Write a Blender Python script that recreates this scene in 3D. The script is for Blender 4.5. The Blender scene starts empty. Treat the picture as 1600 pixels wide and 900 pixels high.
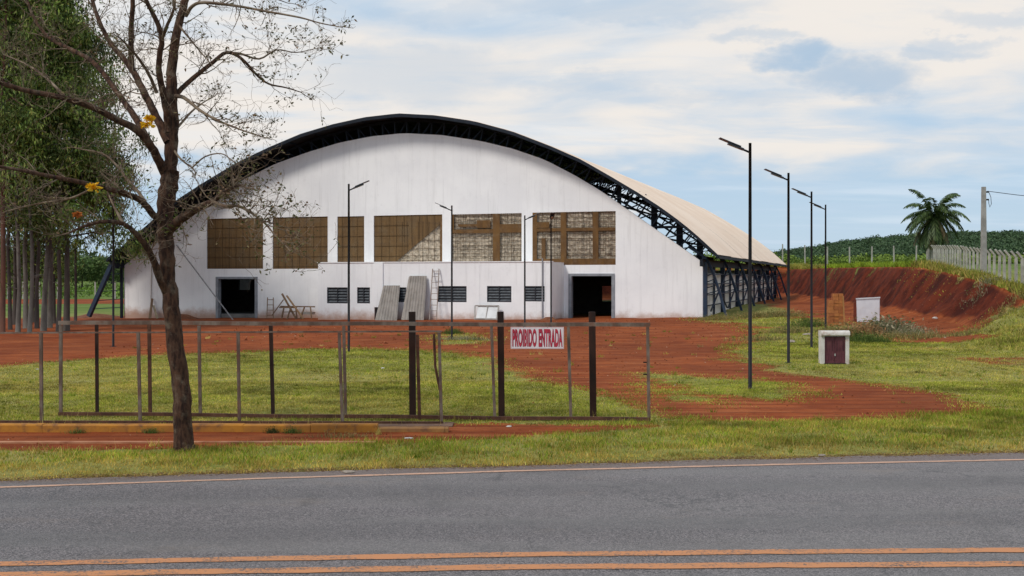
import bpy, math, random
import numpy as np
from mathutils import Vector, Matrix
random.seed(7)
RNG = np.random.default_rng(11)
SC = bpy.context.scene
COL = SC.collection

# ------------------------------------------------------------------ camera, sky, sun, exposure
EYE, F, HY = 2.3, 1700.0, 434.0
cam = bpy.data.cameras.new('camera')
cam.sensor_width = 36
cam.lens = 36 * F / 1600
cam.shift_y = -(450 - HY) / 1600
cam.clip_end = 5000
cam_o = bpy.data.objects.new('camera', cam)
cam_o.location = (0, 0, EYE)
cam_o.rotation_euler = (math.radians(90), 0, 0)
COL.objects.link(cam_o)
SC.camera = cam_o
SC.view_settings.view_transform = 'Standard'
SC.view_settings.look = 'None'
SC.view_settings.exposure = 0.08
SC.view_settings.gamma = 1.0

SUN_AZ, SUN_EL = math.radians(228), math.radians(48)
sun = bpy.data.lights.new('sun', 'SUN')
sun.energy = 2.1
sun.angle = math.radians(12)
sun.color = (1.0, 0.95, 0.87)
sun_o = bpy.data.objects.new('sun', sun)
to_sun = Vector((math.sin(SUN_AZ) * math.cos(SUN_EL), math.cos(SUN_AZ) * math.cos(SUN_EL), math.sin(SUN_EL)))
sun_o.rotation_euler = to_sun.to_track_quat('Z', 'Y').to_euler()
sun_o.location = (0, -20, 40)
COL.objects.link(sun_o)


class NT:
    """tiny node-tree helper"""
    def __init__(s, tree):
        s.t = tree
        s.n = tree.nodes
        s.l = tree.links

    def node(s, kind, **kw):
        nd = s.n.new(kind)
        for k, v in kw.items():
            setattr(nd, k, v)
        return nd

    def put(s, sock, v):
        if hasattr(v, 'is_linked') or isinstance(v, bpy.types.NodeSocket):
            s.l.new(v, sock)
        else:
            if isinstance(v, (tuple, list)) and len(v) == 3 and sock.type == 'RGBA':
                v = (*v, 1)
            sock.default_value = v

    def math(s, op, a, b=None, c=None, clamp=False):
        nd = s.node('ShaderNodeMath', operation=op, use_clamp=clamp)
        s.put(nd.inputs[0], a)
        if b is not None: s.put(nd.inputs[1], b)
        if c is not None: s.put(nd.inputs[2], c)
        return nd.outputs[0]

    def vmath(s, op, a, b=None, scale=None):
        nd = s.node('ShaderNodeVectorMath', operation=op)
        s.put(nd.inputs[0], a)
        if b is not None: s.put(nd.inputs[1], b)
        if scale is not None: s.put(nd.inputs[3], scale)
        return nd.outputs[0]

    def mix(s, f, a, b, blend='MIX'):
        nd = s.node('ShaderNodeMix', data_type='RGBA', blend_type=blend)
        s.put(nd.inputs[0], f); s.put(nd.inputs[6], a); s.put(nd.inputs[7], b)
        return nd.outputs[2]

    def noise(s, vec, scale, detail=4, rough=.55, dist=0.0, col=False):
        nd = s.node('ShaderNodeTexNoise')
        s.put(nd.inputs['Vector'], vec)
        nd.inputs['Scale'].default_value = scale
        nd.inputs['Detail'].default_value = detail
        nd.inputs['Roughness'].default_value = rough
        nd.inputs['Distortion'].default_value = dist
        return nd.outputs['Color' if col else 'Fac']

    def step(s, v, a, b, lo=0.0, hi=1.0):
        nd = s.node('ShaderNodeMapRange', interpolation_type='SMOOTHSTEP')
        s.put(nd.inputs[0], v)
        nd.inputs[1].default_value = a; nd.inputs[2].default_value = b
        nd.inputs[3].default_value = lo; nd.inputs[4].default_value = hi
        return nd.outputs[0]

    def comb(s, x, y, z):
        nd = s.node('ShaderNodeCombineXYZ')
        for i, v in enumerate((x, y, z)): s.put(nd.inputs[i], v)
        return nd.outputs[0]

    def sep(s, v):
        nd = s.node('ShaderNodeSeparateXYZ')
        s.put(nd.inputs[0], v)
        return nd.outputs


def make_world():
    w = bpy.data.worlds.new('World')
    SC.world = w
    w.use_nodes = True
    T = NT(w.node_tree)
    T.n.clear()
    out = T.node('ShaderNodeOutputWorld')
    bg = T.node('ShaderNodeBackground')
    sky = T.node('ShaderNodeTexSky', sky_type='NISHITA')
    sky.sun_disc = False
    sky.sun_elevation = SUN_EL
    sky.sun_rotation = SUN_AZ
    sky.air_density = 1.0; sky.dust_density = 1.2; sky.ozone_density = 2.0
    tc = T.node('ShaderNodeTexCoord')
    d = tc.outputs['Generated']
    x, y, z = T.sep(d)
    zc = T.math('MAXIMUM', z, 0.0)
    # cloud sheet: direction met with a flat deck high above
    k = T.math('ADD', zc, 0.07)
    cu = T.math('DIVIDE', x, k); cv = T.math('DIVIDE', y, k)
    deck = T.comb(cu, cv, 3.1)
    warp = T.noise(deck, .35, 3, .5, col=True)
    deckw = T.vmath('ADD', deck, T.vmath('SCALE', T.vmath('SUBTRACT', warp, (.5, .5, .5)), scale=2.2))
    n1 = T.noise(deckw, .42, 7, .56)
    n2 = T.noise(deckw, 1.7, 6, .62)
    dens = T.math('ADD', T.math('MULTIPLY', n1, .8), T.math('MULTIPLY', n2, .2))
    # cover grows with height above the horizon
    cover = T.step(z, .02, .15, -.17, .06)
    dens = T.math('ADD', dens, cover)
    # bluish openings and grey cloud bellies seen in the right and the left of the view
    belly = T.step(T.noise(T.comb(T.math('MULTIPLY', cu, .9), T.math('MULTIPLY', cv, 1.8), 7.0), .9, 7, .62, .4), .46, .70)
    yy = T.math('MAXIMUM', y, .05)
    tx = T.math('DIVIDE', x, yy); tz = T.math('DIVIDE', z, yy)
    wv = T.noise(T.comb(T.math('MULTIPLY', tx, 1.0), 0.0, T.math('MULTIPLY', tz, 2.0)), 14, 5, .6, col=True)
    wr, wg, wb = T.sep(wv)
    txw = T.math('ADD', tx, T.math('MULTIPLY', T.math('SUBTRACT', wr, .5), .13))
    tzw = T.math('ADD', tz, T.math('MULTIPLY', T.math('SUBTRACT', wg, .5), .055))
    total = None
    front = T.step(y, .1, .4)
    for (px, py, rx, ry, a) in ((1252, 88, 78, 20, .9), (1345, 122, 110, 34, .85), (1470, 85, 70, 14, .55),
                                (1170, 58, 60, 12, .45), (1495, 70, 60, 12, .45), (640, 115, 190, 45, .42),
                                (900, 132, 100, 16, .35), (960, 10, 240, 22, .45), (1560, 30, 110, 16, .4),
                                (1060, 150, 260, 14, .22), (700, 20, 120, 16, .3)):
        ax = T.math('DIVIDE', T.math('SUBTRACT', txw, (px - 800) / F), rx / F)
        az = T.math('DIVIDE', T.math('SUBTRACT', tzw, (HY - py) / F), ry / F)
        r2 = T.math('ADD', T.math('MULTIPLY', ax, ax), T.math('MULTIPLY', az, az))
        g = T.step(r2, 0.0, 1.7, a, 0.0)
        total = g if total is None else T.math('MAXIMUM', total, g)
    total = T.math('MULTIPLY', T.math('MULTIPLY', total, front), .86)
    fac = T.step(dens, .40, .62)
    thick = T.step(dens, .50, .75)
    warm = T.step(T.noise(deckw, .22, 3), .42, .58)
    cream = T.mix(warm, (.56, .69, .83), (.86, .80, .74))
    cream = T.mix(T.math('MULTIPLY', thick, .5), cream, (.88, .82, .75))
    hblue = T.mix(T.step(z, 0.0, .12), (.53, .68, .82), (.46, .62, .79))
    blue = T.mix(.86, T.vmath('SCALE', sky.outputs[0], scale=.085), hblue)
    c = T.mix(T.math('MULTIPLY', fac, .93), blue, cream)
    c = T.mix(T.math('MULTIPLY', belly, .55), c, (.50, .63, .77))
    c = T.mix(total, c, (.35, .50, .67))
    # paler streaks everywhere
    streak = T.step(T.noise(T.comb(T.math('MULTIPLY', cu, .5), T.math('MULTIPLY', cv, 1.2), 1.0), 1.1, 6, .6), .5, .78)
    c = T.mix(T.math('MULTIPLY', streak, .45), c, (.72, .80, .88))
    T.put(bg.inputs[0], c)
    bg.inputs[1].default_value = 1.0
    T.l.new(bg.outputs[0], out.inputs[0])
make_world()


# ------------------------------------------------------------------ pixel helpers (photo measured at 1600x900)
def sst(x, a, b):
    t = np.clip((np.asarray(x, float) - a) / (b - a), 0, 1)
    return t * t * (3 - 2 * t)

BANK_Y = [20, 30, 36, 38, 42, 45, 50, 58, 70, 88, 105, 120, 200]
BANK_X = [24, 20, 19, 19, 19.8, 20.1, 20.6, 21.8, 23.9, 26.5, 29.5, 30.0, 30.0]
BANK_Z = [.25, .35, .5, .85, 1.55, 1.98, 2.42, 2.88, 3.0, 3.13, 3.18, 3.2, 3.2]
def fence_x(Y): return 26.3 + (np.asarray(Y, float) - 56) * .3016

def vnoise(X, Y, s, seed=0):
    """smooth value noise, numpy"""
    X = np.asarray(X, float) * s + seed * 17.3; Y = np.asarray(Y, float) * s - seed * 9.1
    xi = np.floor(X); yi = np.floor(Y); fx = X - xi; fy = Y - yi
    fx = fx * fx * (3 - 2 * fx); fy = fy * fy * (3 - 2 * fy)
    def h(a, b):
        v = np.sin(a * 127.1 + b * 311.7 + seed * 74.7) * 43758.5453
        return v - np.floor(v)
    return (h(xi, yi) * (1 - fx) + h(xi + 1, yi) * fx) * (1 - fy) + (h(xi, yi + 1) * (1 - fx) + h(xi + 1, yi + 1) * fx) * fy

def H(X, Y, rough=True):
    X = np.asarray(X, float); Y = np.asarray(Y, float)
    z = sst(Y, 24, 56) * np.clip(.10 + (X - 10.5) * .0132, -.55, .1)
    z = z + sst(Y, 30, 50) * sst(X, 10.5, 17) * .26
    zt = np.interp(Y, BANK_Y, BANK_Z); xt = np.interp(Y, BANK_Y, BANK_X)
    wid = np.interp(Y, [20, 36, 42, 50, 70, 200], [8, 6, 3.4, 3.0, 3.2, 2.6])
    zf = np.interp(Y, [20, 30, 38, 46, 56, 85, 118, 200], [.3, .5, .8, 1.2, 1.6, 2.8, 3.8, 3.8])
    zt = zt + (zf - zt) * sst(X, xt + .6, np.maximum(fence_x(Y) - .8, xt + 2.5))
    u = np.clip((X - (xt - wid)) / wid, 0, 1)
    prof = np.where(u < .45, .30 * u, np.minimum(.135 + (u - .45) * 1.75, 1.0))
    prof = np.where(u >= .999, 1.0, prof)
    prof = prof + (sst(u, 0, 1) - prof) * (1 - sst(Y, 34, 41))
    z1 = z + (zt - z) * prof * sst(Y, 22, 34)
    b2 = sst(Y, 114, 118.5) * sst(X, 2, 9)
    z2 = np.maximum(z1, z + (3.5 - z) * b2)
    far = sst(Y, 118, 140) * sst(X, 5, 25) * .75 * (1 - .7 * sst(X, 33, 45)) + sst(X, 60, 190) * np.clip((Y - 150) * .034, 0, 12) * (1 - .5 * sst(Y, 600, 1500)) + sst(X, 60, 150) * sst(Y, 285, 400) * 3.0
    left = (1 - sst(X, 5, 60)) * (sst(Y, 140, 400) * 1.6)
    z3 = z2 + far + left
    if rough:
        amp = .012 + .05 * sst(Y, 18, 60)
        z3 = z3 + (vnoise(X, Y, .9, 1) - .5) * amp + (vnoise(X, Y, 3.1, 2) - .5) * amp * .4
        steep = (prof > .05) & (prof < .999) & (Y > 38) & (Y < 116)
        z3 = z3 + np.where(steep, np.sin(np.pi * np.clip(prof, 0, 1)) ** .7 * ((vnoise(X, Y, 2.4, 3) - .5) * .30 + (vnoise(X, Y, .7, 4) - .5) * .5 - np.abs(vnoise(X * .35, Y * 1.0, .8, 12) - .5) * .22 + (vnoise(X, Y, 4.5, 13) - .5) * .22), 0)
        z3 = np.where(Y < 14.2, np.minimum(z3, .0), z3)
    return z3

def Hs(x, y):
    return float(H(np.array([x]), np.array([y]))[0])

def P(px, py, Y):
    return Vector(((px - 800) / F * Y, Y, EYE + (HY - py) / F * Y))

def G(px, py):
    """ground point (X, Y) seen at a pixel of the photo, on the gently sloping yard"""
    Y = EYE * F / max(py - HY, 6)
    for _ in range(12):
        z = float(H(np.array([(px - 800) / F * Y]), np.array([Y]), False)[0])
        z = min(z, .6)
        Y = (EYE - z) * F / max(py - HY, 6)
    return ((px - 800) / F * Y, Y)


# ------------------------------------------------------------------ materials
MATS = {}

def mat(name, c1, c2=None, scale=3.0, rough=.8, bump=0.0, bscale=None, metal=0.0, stretch=(1, 1, 1), lo=.35, hi=.65,
        dirt=None, dirt_amt=.5, dirt_scale=1.0, spec=.3, dirt_stretch=(1, 1, 1)):
    if name in MATS: return MATS[name]
    m = bpy.data.materials.new(name)
    m.use_nodes = True
    T = NT(m.node_tree)
    b = T.n['Principled BSDF']
    tc = T.node('ShaderNodeTexCoord')
    oi = T.node('ShaderNodeObjectInfo')
    v = T.vmath('ADD', T.vmath('MULTIPLY', tc.outputs['Object'], stretch),
                T.vmath('SCALE', (1, 1, 1), scale=T.math('MULTIPLY', oi.outputs['Random'], 31.0)))
    if c2 is None: c2 = tuple(x * .8 for x in c1)
    f = T.step(T.noise(v, scale, 6, .6), lo, hi)
    c = T.mix(f, c1, c2)
    if dirt:
        dv = T.vmath('MULTIPLY', tc.outputs['Object'], dirt_stretch)
        df = T.math('MULTIPLY', T.step(T.noise(dv, dirt_scale, 7, .65), .48, .72), dirt_amt)
        c = T.mix(df, c, dirt)
    T.put(b.inputs['Base Color'], c)
    b.inputs['Roughness'].default_value = rough
    b.inputs['Metallic'].default_value = metal
    b.inputs['Specular IOR Level'].default_value = spec
    if bump:
        bn = T.node('ShaderNodeBump')
        bn.inputs['Strength'].default_value = bump
        bn.inputs['Distance'].default_value = .02
        T.l.new(T.noise(v, bscale or scale * 5, 5, .6), bn.inputs['Height'])
        T.l.new(bn.outputs[0], b.inputs['Normal'])
    MATS[name] = m
    return m

def leafmat(name, rough=.6, trans=.25):
    """foliage: colour per blade / leaf kept in the mesh attribute 'tint'"""
    if name in MATS: return MATS[name]
    m = bpy.data.materials.new(name)
    m.use_nodes = True
    T = NT(m.node_tree)
    b = T.n['Principled BSDF']
    at = T.node('ShaderNodeAttribute', attribute_name='tint')
    T.l.new(at.outputs['Color'], b.inputs['Base Color'])
    b.inputs['Roughness'].default_value = rough
    b.inputs['Specular IOR Level'].default_value = .2
    if trans:
        tr = T.node('ShaderNodeBsdfTranslucent')
        T.l.new(at.outputs['Color'], tr.inputs[0])
        mx = T.node('ShaderNodeMixShader')
        mx.inputs[0].default_value = trans
        T.l.new(b.outputs[0], mx.inputs[1]); T.l.new(tr.outputs[0], mx.inputs[2])
        T.l.new(mx.outputs[0], T.n['Material Output'].inputs[0])
    MATS[name] = m
    return m


# ------------------------------------------------------------------ mesh helpers
class MB:
    def __init__(s):
        s.v = []; s.f = []

    def add(s, vs, fs):
        n = len(s.v)
        s.v.extend(tuple(v) for v in vs)
        s.f.extend(tuple(i + n for i in f) for f in fs)
        return s

    def hexa(s, c):  # 8 corners: bottom 0-3 ccw, top 4-7
        return s.add(c, [(3, 2, 1, 0), (4, 5, 6, 7), (0, 1, 5, 4), (1, 2, 6, 5), (2, 3, 7, 6), (3, 0, 4, 7)])

    def box(s, x0, x1, y0, y1, z0, z1):
        return s.hexa([(x0, y0, z0), (x1, y0, z0), (x1, y1, z0), (x0, y1, z0), (x0, y0, z1), (x1, y0, z1), (x1, y1, z1), (x0, y1, z1)])

    def bar(s, a, b, w, h=None, up=(0, 0, 1)):
        """rectangular bar from a to b"""
        a = Vector(a); b = Vector(b); h = h or w
        d = (b - a).normalized(); up = Vector(up)
        if abs(d.dot(up)) > .98: up = Vector((0, 1, 0))
        x = d.cross(up).normalized() * (w / 2); y = d.cross(x).normalized() * (h / 2)
        return s.hexa([a - x - y, a + x - y, a + x + y, a - x + y, b - x - y, b + x - y, b + x + y, b - x + y])

    def tube(s, pts, rad, n=6, cap=True):
        pts = [Vector(p) for p in pts]
        if not hasattr(rad, '__len__'): rad = [rad] * len(pts)
        base = len(s.v)
        ref = Vector((.31, .95, .05))
        for i, p in enumerate(pts):
            d = (pts[min(i + 1, len(pts) - 1)] - pts[max(i - 1, 0)])
            if d.length < 1e-9: d = Vector((0, 0, 1))
            d.normalize()
            r0 = ref if abs(d.dot(ref)) < .95 else Vector((1, 0, 0))
            x = d.cross(r0).normalized(); y = d.cross(x)
            for k in range(n):
                a = 2 * math.pi * k / n
                s.v.append(tuple(p + (x * math.cos(a) + y * math.sin(a)) * rad[i]))
        for i in range(len(pts) - 1):
            for k in range(n):
                a = base + i * n + k; b = base + i * n + (k + 1) % n
                s.f.append((a, b, b + n, a + n))
        if cap:
            s.f.append(tuple(base + k for k in range(n)))
            e = base + (len(pts) - 1) * n
            s.f.append(tuple(e + k for k in reversed(range(n))))
        return s

    def mesh(s, name, m, origin=(0, 0, 0), smooth=False):
        me = bpy.data.meshes.new(name)
        o = origin
        me.from_pydata([(v[0] - o[0], v[1] - o[1], v[2] - o[2]) for v in s.v], [], s.f)
        if m: me.materials.append(m)
        if smooth: me.polygons.foreach_set('use_smooth', [True] * len(me.polygons))
        me.update()
        return me


def wloc(o):
    v = Vector(o.location)
    while o.parent:
        o = o.parent; v += Vector(o.location)
    return v

def tag(o, label=None, cat=None, group=None, kind=None):
    if label: o['label'] = label
    if cat: o['category'] = cat
    if group: o['group'] = group
    if kind: o['kind'] = kind
    return o

def link(name, me, parent=None, loc=(0, 0, 0)):
    o = bpy.data.objects.new(name, me)
    COL.objects.link(o)
    o.location = loc
    if parent: o.parent = parent
    return o

def part(name, mb, m, parent, smooth=False):
    """mb in world coordinates when the parent is unrotated"""
    return link(name, mb.mesh(name, m, wloc(parent), smooth), parent)

def empty(name, loc, label, cat, group=None, rz=0):
    o = bpy.data.objects.new(name, None)
    COL.objects.link(o)
    o.location = loc; o.rotation_euler.z = rz
    o.empty_display_size = .2
    return tag(o, label, cat, group)

def solo(name, mb, m, loc, label=None, cat=None, group=None, kind=None, smooth=False):
    o = link(name, mb.mesh(name, m, loc, smooth), None, loc)
    return tag(o, label, cat, group, kind)

def copy_tree(o, parent=None):
    c = o.copy(); COL.objects.link(c)
    if parent is not None: c.parent = parent
    for ch in list(o.children): copy_tree(ch, c)
    return c

def polys(name, V, nper, tint, m, parent=None, origin=(0, 0, 0)):
    """V: (N, nper, 3) separate polygons; tint: (N, 3) colours per polygon"""
    N = V.shape[0]
    me = bpy.data.meshes.new(name)
    me.vertices.add(N * nper)
    me.vertices.foreach_set('co', (V - np.array(origin)).astype(np.float32).ravel())
    me.loops.add(N * nper)
    me.loops.foreach_set('vertex_index', np.arange(N * nper, dtype=np.int32))
    me.polygons.add(N)
    me.polygons.foreach_set('loop_start', np.arange(0, N * nper, nper, dtype=np.int32))
    me.polygons.foreach_set('loop_total', np.full(N, nper, dtype=np.int32))
    at = me.attributes.new('tint', 'FLOAT_COLOR', 'POINT')
    c = np.ones((N * nper, 4), np.float32)
    c[:, :3] = np.repeat(tint, nper, axis=0)
    at.data.foreach_set('color', c.ravel())
    me.materials.append(m)
    me.update(calc_edges=True)
    return link(name, me, parent, (0, 0, 0) if parent else origin)

def tints(n, cols, weights, var=.18):
    cols = np.array(cols, float)
    idx = RNG.choice(len(cols), n, p=np.array(weights) / sum(weights))
    c = cols[idx] * (1 + RNG.normal(0, var, (n, 1)))
    return np.clip(c, .003, .9)

def leaf_quads(cen, length, width, droop=.5, spread=None):
    """cen (N,3) -> (N,4,3) leaf shaped quads with random heading, hanging by droop"""
    N = len(cen)
    az = RNG.uniform(0, 2 * np.pi, N); el = RNG.normal(-droop, .5, N)
    d = np.stack([np.cos(az) * np.cos(el), np.sin(az) * np.cos(el), np.sin(el)], 1)
    r = RNG.normal(0, 1, (N, 3))
    s = np.cross(d, r); s /= np.linalg.norm(s, axis=1, keepdims=True) + 1e-9
    L = (length * RNG.uniform(.6, 1.3, N))[:, None]; W = (width * RNG.uniform(.6, 1.3, N))[:, None]
    return np.stack([cen, cen + d * L * .45 + s * W * .5, cen + d * L, cen + d * L * .45 - s * W * .5], 1)

def blades(x, y, z, h, w, lean=.5):
    """upright grass blades, one triangle each"""
    N = len(x)
    a = RNG.uniform(0, 2 * np.pi, N)
    b = np.stack([x, y, z], 1)
    side = np.stack([np.cos(a), np.sin(a), np.zeros(N)], 1) * (w / 2)[:, None]
    a2 = RNG.uniform(0, 2 * np.pi, N)
    ln = RNG.uniform(.1, lean, N) * h
    tip = b + np.stack([np.cos(a2) * ln, np.sin(a2) * ln, h * RNG.uniform(.7, 1, N)], 1)
    return np.stack([b - side, b + side, tip], 1)


# ------------------------------------------------------------------ ground: where earth, where grass
def poly_world(pts):
    return np.array([G(*p) for p in pts])

D_STRIP = poly_world([(-500, 672), (0, 670), (560, 673), (690, 668), (700, 662), (1018, 663), (1062, 657), (1030, 667), (900, 677),
                      (760, 686), (600, 691), (400, 696), (250, 701), (0, 704), (-500, 708)])
D_YARD = poly_world([(-600, 590), (0, 573), (150, 561), (270, 553), (420, 549), (560, 545), (680, 550), (745, 556), (800, 580), (860, 604),
                     (950, 618), (1020, 636), (1060, 651), (1100, 659), (1200, 659), (1400, 655), (1490, 648), (1535, 640), (1522, 618), (1400, 602), (1300, 590),
                     (1200, 577), (1155, 563), (1165, 545), (1190, 528), (1185, 512), (1150, 505), (1110, 502), (1095, 492)])
D_YARD = np.vstack([D_YARD, [(8, 66), (-25, 78), (-60, 66), (-60, 35)]])
D_CUT = poly_world([(1330, 514), (1420, 533), (1490, 536), (1545, 522)])
D_CUT = np.vstack([D_CUT, [(19.7, 40.5), (20.0, 42), (20.4, 45), (20.9, 50), (22.1, 58), (24.2, 70), (26.8, 88), (29.8, 105), (30.2, 118.3),
                           (5, 118.3), (5, 108), (25, 104), (20, 90), (17.5, 70), (15.5, 58)]])
I_GRASS = poly_world([(1000, 582), (1060, 585), (1150, 590), (1220, 601), (1262, 617), (1250, 630), (1190, 627), (1110, 615), (1040, 598)])
I_GRASS2 = poly_world([(1000, 600), (1060, 608), (1130, 622), (1200, 638), (1120, 640), (1050, 626), (1005, 612)])
I_TUFT = poly_world([(660, 530), (700, 522), (750, 522), (780, 530), (740, 538), (690, 538)])

def sdist(poly, X, Y):
    """signed distance, positive inside"""
    d = np.full(X.shape, 1e9); inside = np.zeros(X.shape, bool)
    n = len(poly)
    for i in range(n):
        x1, y1 = poly[i]; x2, y2 = poly[(i + 1) % n]
        dx, dy = x2 - x1, y2 - y1
        t = np.clip(((X - x1) * dx + (Y - y1) * dy) / (dx * dx + dy * dy + 1e-12), 0, 1)
        d = np.minimum(d, np.hypot(X - x1 - t * dx, Y - y1 - t * dy))
        c = ((y1 > Y) != (y2 > Y)) & (X < (x2 - x1) * (Y - y1) / (y2 - y1 + 1e-12) + x1)
        inside ^= c
    return np.where(inside, d, -d)

def earth(X, Y):
    """1 bare red earth, 0 grass"""
    X = np.asarray(X, float); Y = np.asarray(Y, float)
    w = .16 + .034 * np.clip(Y, 0, 90)
    def m(poly, s=1.0): return np.clip(.5 + sdist(poly, X, Y) / (w * s * 2), 0, 1)
    e = np.maximum(m(D_STRIP, .5), m(D_YARD))
    e = np.maximum(e, m(D_CUT))
    e = np.minimum(e, 1 - m(I_GRASS) * .9)
    e = np.minimum(e, 1 - m(I_GRASS2) * .62)
    e = np.minimum(e, 1 - m(I_TUFT) * .8)
    # wheel tracks through the grass at the right
    tr = np.exp(-((Y - (24.5 + .16 * (X - 12))) / .5) ** 2) * sst(X, 10, 13) * .55
    e = np.maximum(e, tr)
    # far earth strip behind the left lawn
    e = np.maximum(e, sst(Y, 116, 121) * (1 - sst(Y, 140, 150)) * (1 - sst(X, -10, 0)))
    # trampled, thin patches
    right = sst(X, 9, 13) * sst(Y, 21, 24) * (1 - sst(Y, 60, 70))
    e = np.clip(e + (vnoise(X, Y, .8, 5) - .5) * .35 * (4 * e * (1 - e)) + .1 * (vnoise(X, Y, .45, 6) > .62) + right * .48 * sst(vnoise(X * .45, Y, 1.0, 7), .5, .85), 0, 1)
    return e


def ground():
    def spaced(segs):
        out = []
        for a, b, s in segs: out += list(np.arange(a, b, s))
        return out
    ys = spaced([(-60, 2, 6), (2, 13, 1.0), (13, 20, .14), (20, 40, .25), (40, 75, .45), (75, 125, .7), (125, 160, 2)])
    y = 160.0
    while y < 4000: ys.append(y); y *= 1.06
    xs = [-x for x in reversed([40 * 1.12 ** k for k in range(40)])] + list(np.arange(-39, -12, .6)) + list(np.arange(-12, 34, .22)) + \
         list(np.arange(34, 50, 1.0)) + [50 * 1.1 ** k for k in range(1, 46)]
    xs = np.array(xs); ys = np.array(ys)
    X, Y = np.meshgrid(xs, ys)
    Z = H(X, Y)
    E = earth(X, Y)
    # the ground under the road lies a little lower than the asphalt sheet
    Z = np.where(Y < road_edge(X) - .12, -.05, Z)
    nx, ny = len(xs), len(ys)
    V = np.stack([X, Y, Z], -1).reshape(-1, 3)
    i = np.arange((nx) * (ny)).reshape(ny, nx)
    Q = np.stack([i[:-1, :-1], i[:-1, 1:], i[1:, 1:], i[1:, :-1]], -1).reshape(-1, 4)
    me = bpy.data.meshes.new('ground')
    me.from_pydata(V.tolist(), [], Q.tolist())
    a = me.attributes.new('earth', 'FLOAT', 'POINT')
    a.data.foreach_set('value', E.ravel().astype(np.float32))
    me.polygons.foreach_set('use_smooth', [True] * len(me.polygons))
    m = bpy.data.materials.new('ground'); m.use_nodes = True
    T = NT(m.node_tree); b = T.n['Principled BSDF']
    pos = T.node('ShaderNodeNewGeometry').outputs['Position']
    x, y, z = T.sep(pos)
    at = T.node('ShaderNodeAttribute', attribute_name='earth').outputs['Fac']
    n_f = T.noise(pos, 5.0, 8, .65); n_m = T.noise(pos, .9, 6, .6); n_l = T.noise(pos, .16, 4, .55)
    n_t = T.noise(T.vmath('MULTIPLY', pos, (.35, 2.6, 1)), 1.2, 6, .65)
    e = T.math('ADD', at, T.math('MULTIPLY', T.math('SUBTRACT', n_m, .5), .8))
    e = T.math('ADD', e, T.math('MULTIPLY', T.math('SUBTRACT', n_f, .5), .9))
    ef = T.step(e, .40, .60)
    soil = T.mix(T.step(n_m, .3, .7), (.165, .031, .0085), (.315, .074, .019))
    soil = T.mix(T.math('MULTIPLY', T.step(n_t, .42, .68), .8), soil, (.37, .120, .042))
    soil = T.mix(T.math('MULTIPLY', T.step(n_f, .52, .75), .55), soil, (.065, .016, .008))
    soil = T.mix(T.math('MULTIPLY', T.step(n_l, .42, .60), .38), soil, (.105, .022, .008))
    rut = T.node('ShaderNodeTexWave', wave_type='BANDS', bands_direction='Y'); rut.inputs['Scale'].default_value = .55; rut.inputs['Distortion'].default_value = 5.0
    rut.inputs['Detail'].default_value = 3; rut.inputs['Detail Scale'].default_value = .35
    T.l.new(T.vmath('MULTIPLY', pos, (.45, 1, 1)), rut.inputs['Vector'])
    soil = T.mix(T.math('MULTIPLY', T.step(rut.outputs['Fac'], .72, .97), T.math('MULTIPLY', T.step(n_m, .3, .6), .45)), soil, (.085, .018, .007))
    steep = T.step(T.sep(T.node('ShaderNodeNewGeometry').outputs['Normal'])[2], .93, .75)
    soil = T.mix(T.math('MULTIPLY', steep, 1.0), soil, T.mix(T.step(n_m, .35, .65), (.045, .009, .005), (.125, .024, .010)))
    gr = T.mix(T.step(n_m, .3, .7), (.18, .19, .04), (.28, .25, .07))
    gr = T.mix(T.math('MULTIPLY', T.step(n_f, .45, .75), .7), gr, (.12, .125, .03))
    gr = T.mix(T.math('MULTIPLY', T.step(n_l, .45, .65), .5), gr, (.38, .31, .12))
    farg = T.mix(T.step(n_l, .35, .65), (.085, .135, .022), (.14, .185, .045))
    gr = T.mix(T.math('MULTIPLY', T.step(T.noise(pos, 2.2, 6, .7), .48, .68), .6), gr, (.10, .10, .025))
    gr = T.mix(T.step(y, 60, 100), gr, farg)
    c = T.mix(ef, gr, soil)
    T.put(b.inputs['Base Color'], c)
    b.inputs['Roughness'].default_value = .95
    b.inputs['Specular IOR Level'].default_value = .1
    bn = T.node('ShaderNodeBump'); bn.inputs['Strength'].default_value = .7; bn.inputs['Distance'].default_value = .05
    T.l.new(T.math('ADD', T.math('MULTIPLY', n_f, 1.4), T.math('MULTIPLY', n_m, 1.2)), bn.inputs['Height'])
    T.l.new(bn.outputs[0], b.inputs['Normal'])
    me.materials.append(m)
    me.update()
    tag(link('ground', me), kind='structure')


# ------------------------------------------------------------------ road
def pl(pts):
    """pixel polyline on the flat road -> world x, y arrays with straight extensions"""
    w = [((px - 800) / F * (EYE * F / (py - HY)), EYE * F / (py - HY)) for px, py in pts]
    (x0, y0), (x1, y1) = w[0], w[1]; (x2, y2), (x3, y3) = w[-2], w[-1]
    k0 = (y1 - y0) / (x1 - x0); k1 = (y3 - y2) / (x3 - x2)
    ext = [(-80, y0 + k0 * .3 * (-80 - x0))] + [(-16, y0 + k0 * .8 * (-16 - x0))] + w + [(16, y3 + k1 * .8 * (16 - x3)), (80, y3 + k1 * .3 * (80 - x3))]
    return np.array([e[0] for e in ext]), np.array([e[1] for e in ext])

R_EDGE = pl([(0, 753), (400, 740), (800, 730), (1200, 718), (1600, 709)])
L_EDGE = pl([(0, 763.5), (400, 750), (800, 738), (1200, 728), (1600, 720)])
L_C1 = pl([(0, 884), (400, 876), (800, 869.5), (1200, 865), (1600, 862)])
L_C2 = pl([(0, 901), (400, 895), (800, 889), (1200, 886), (1600, 884)])

def road_edge(X): return np.interp(X, *R_EDGE)

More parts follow.
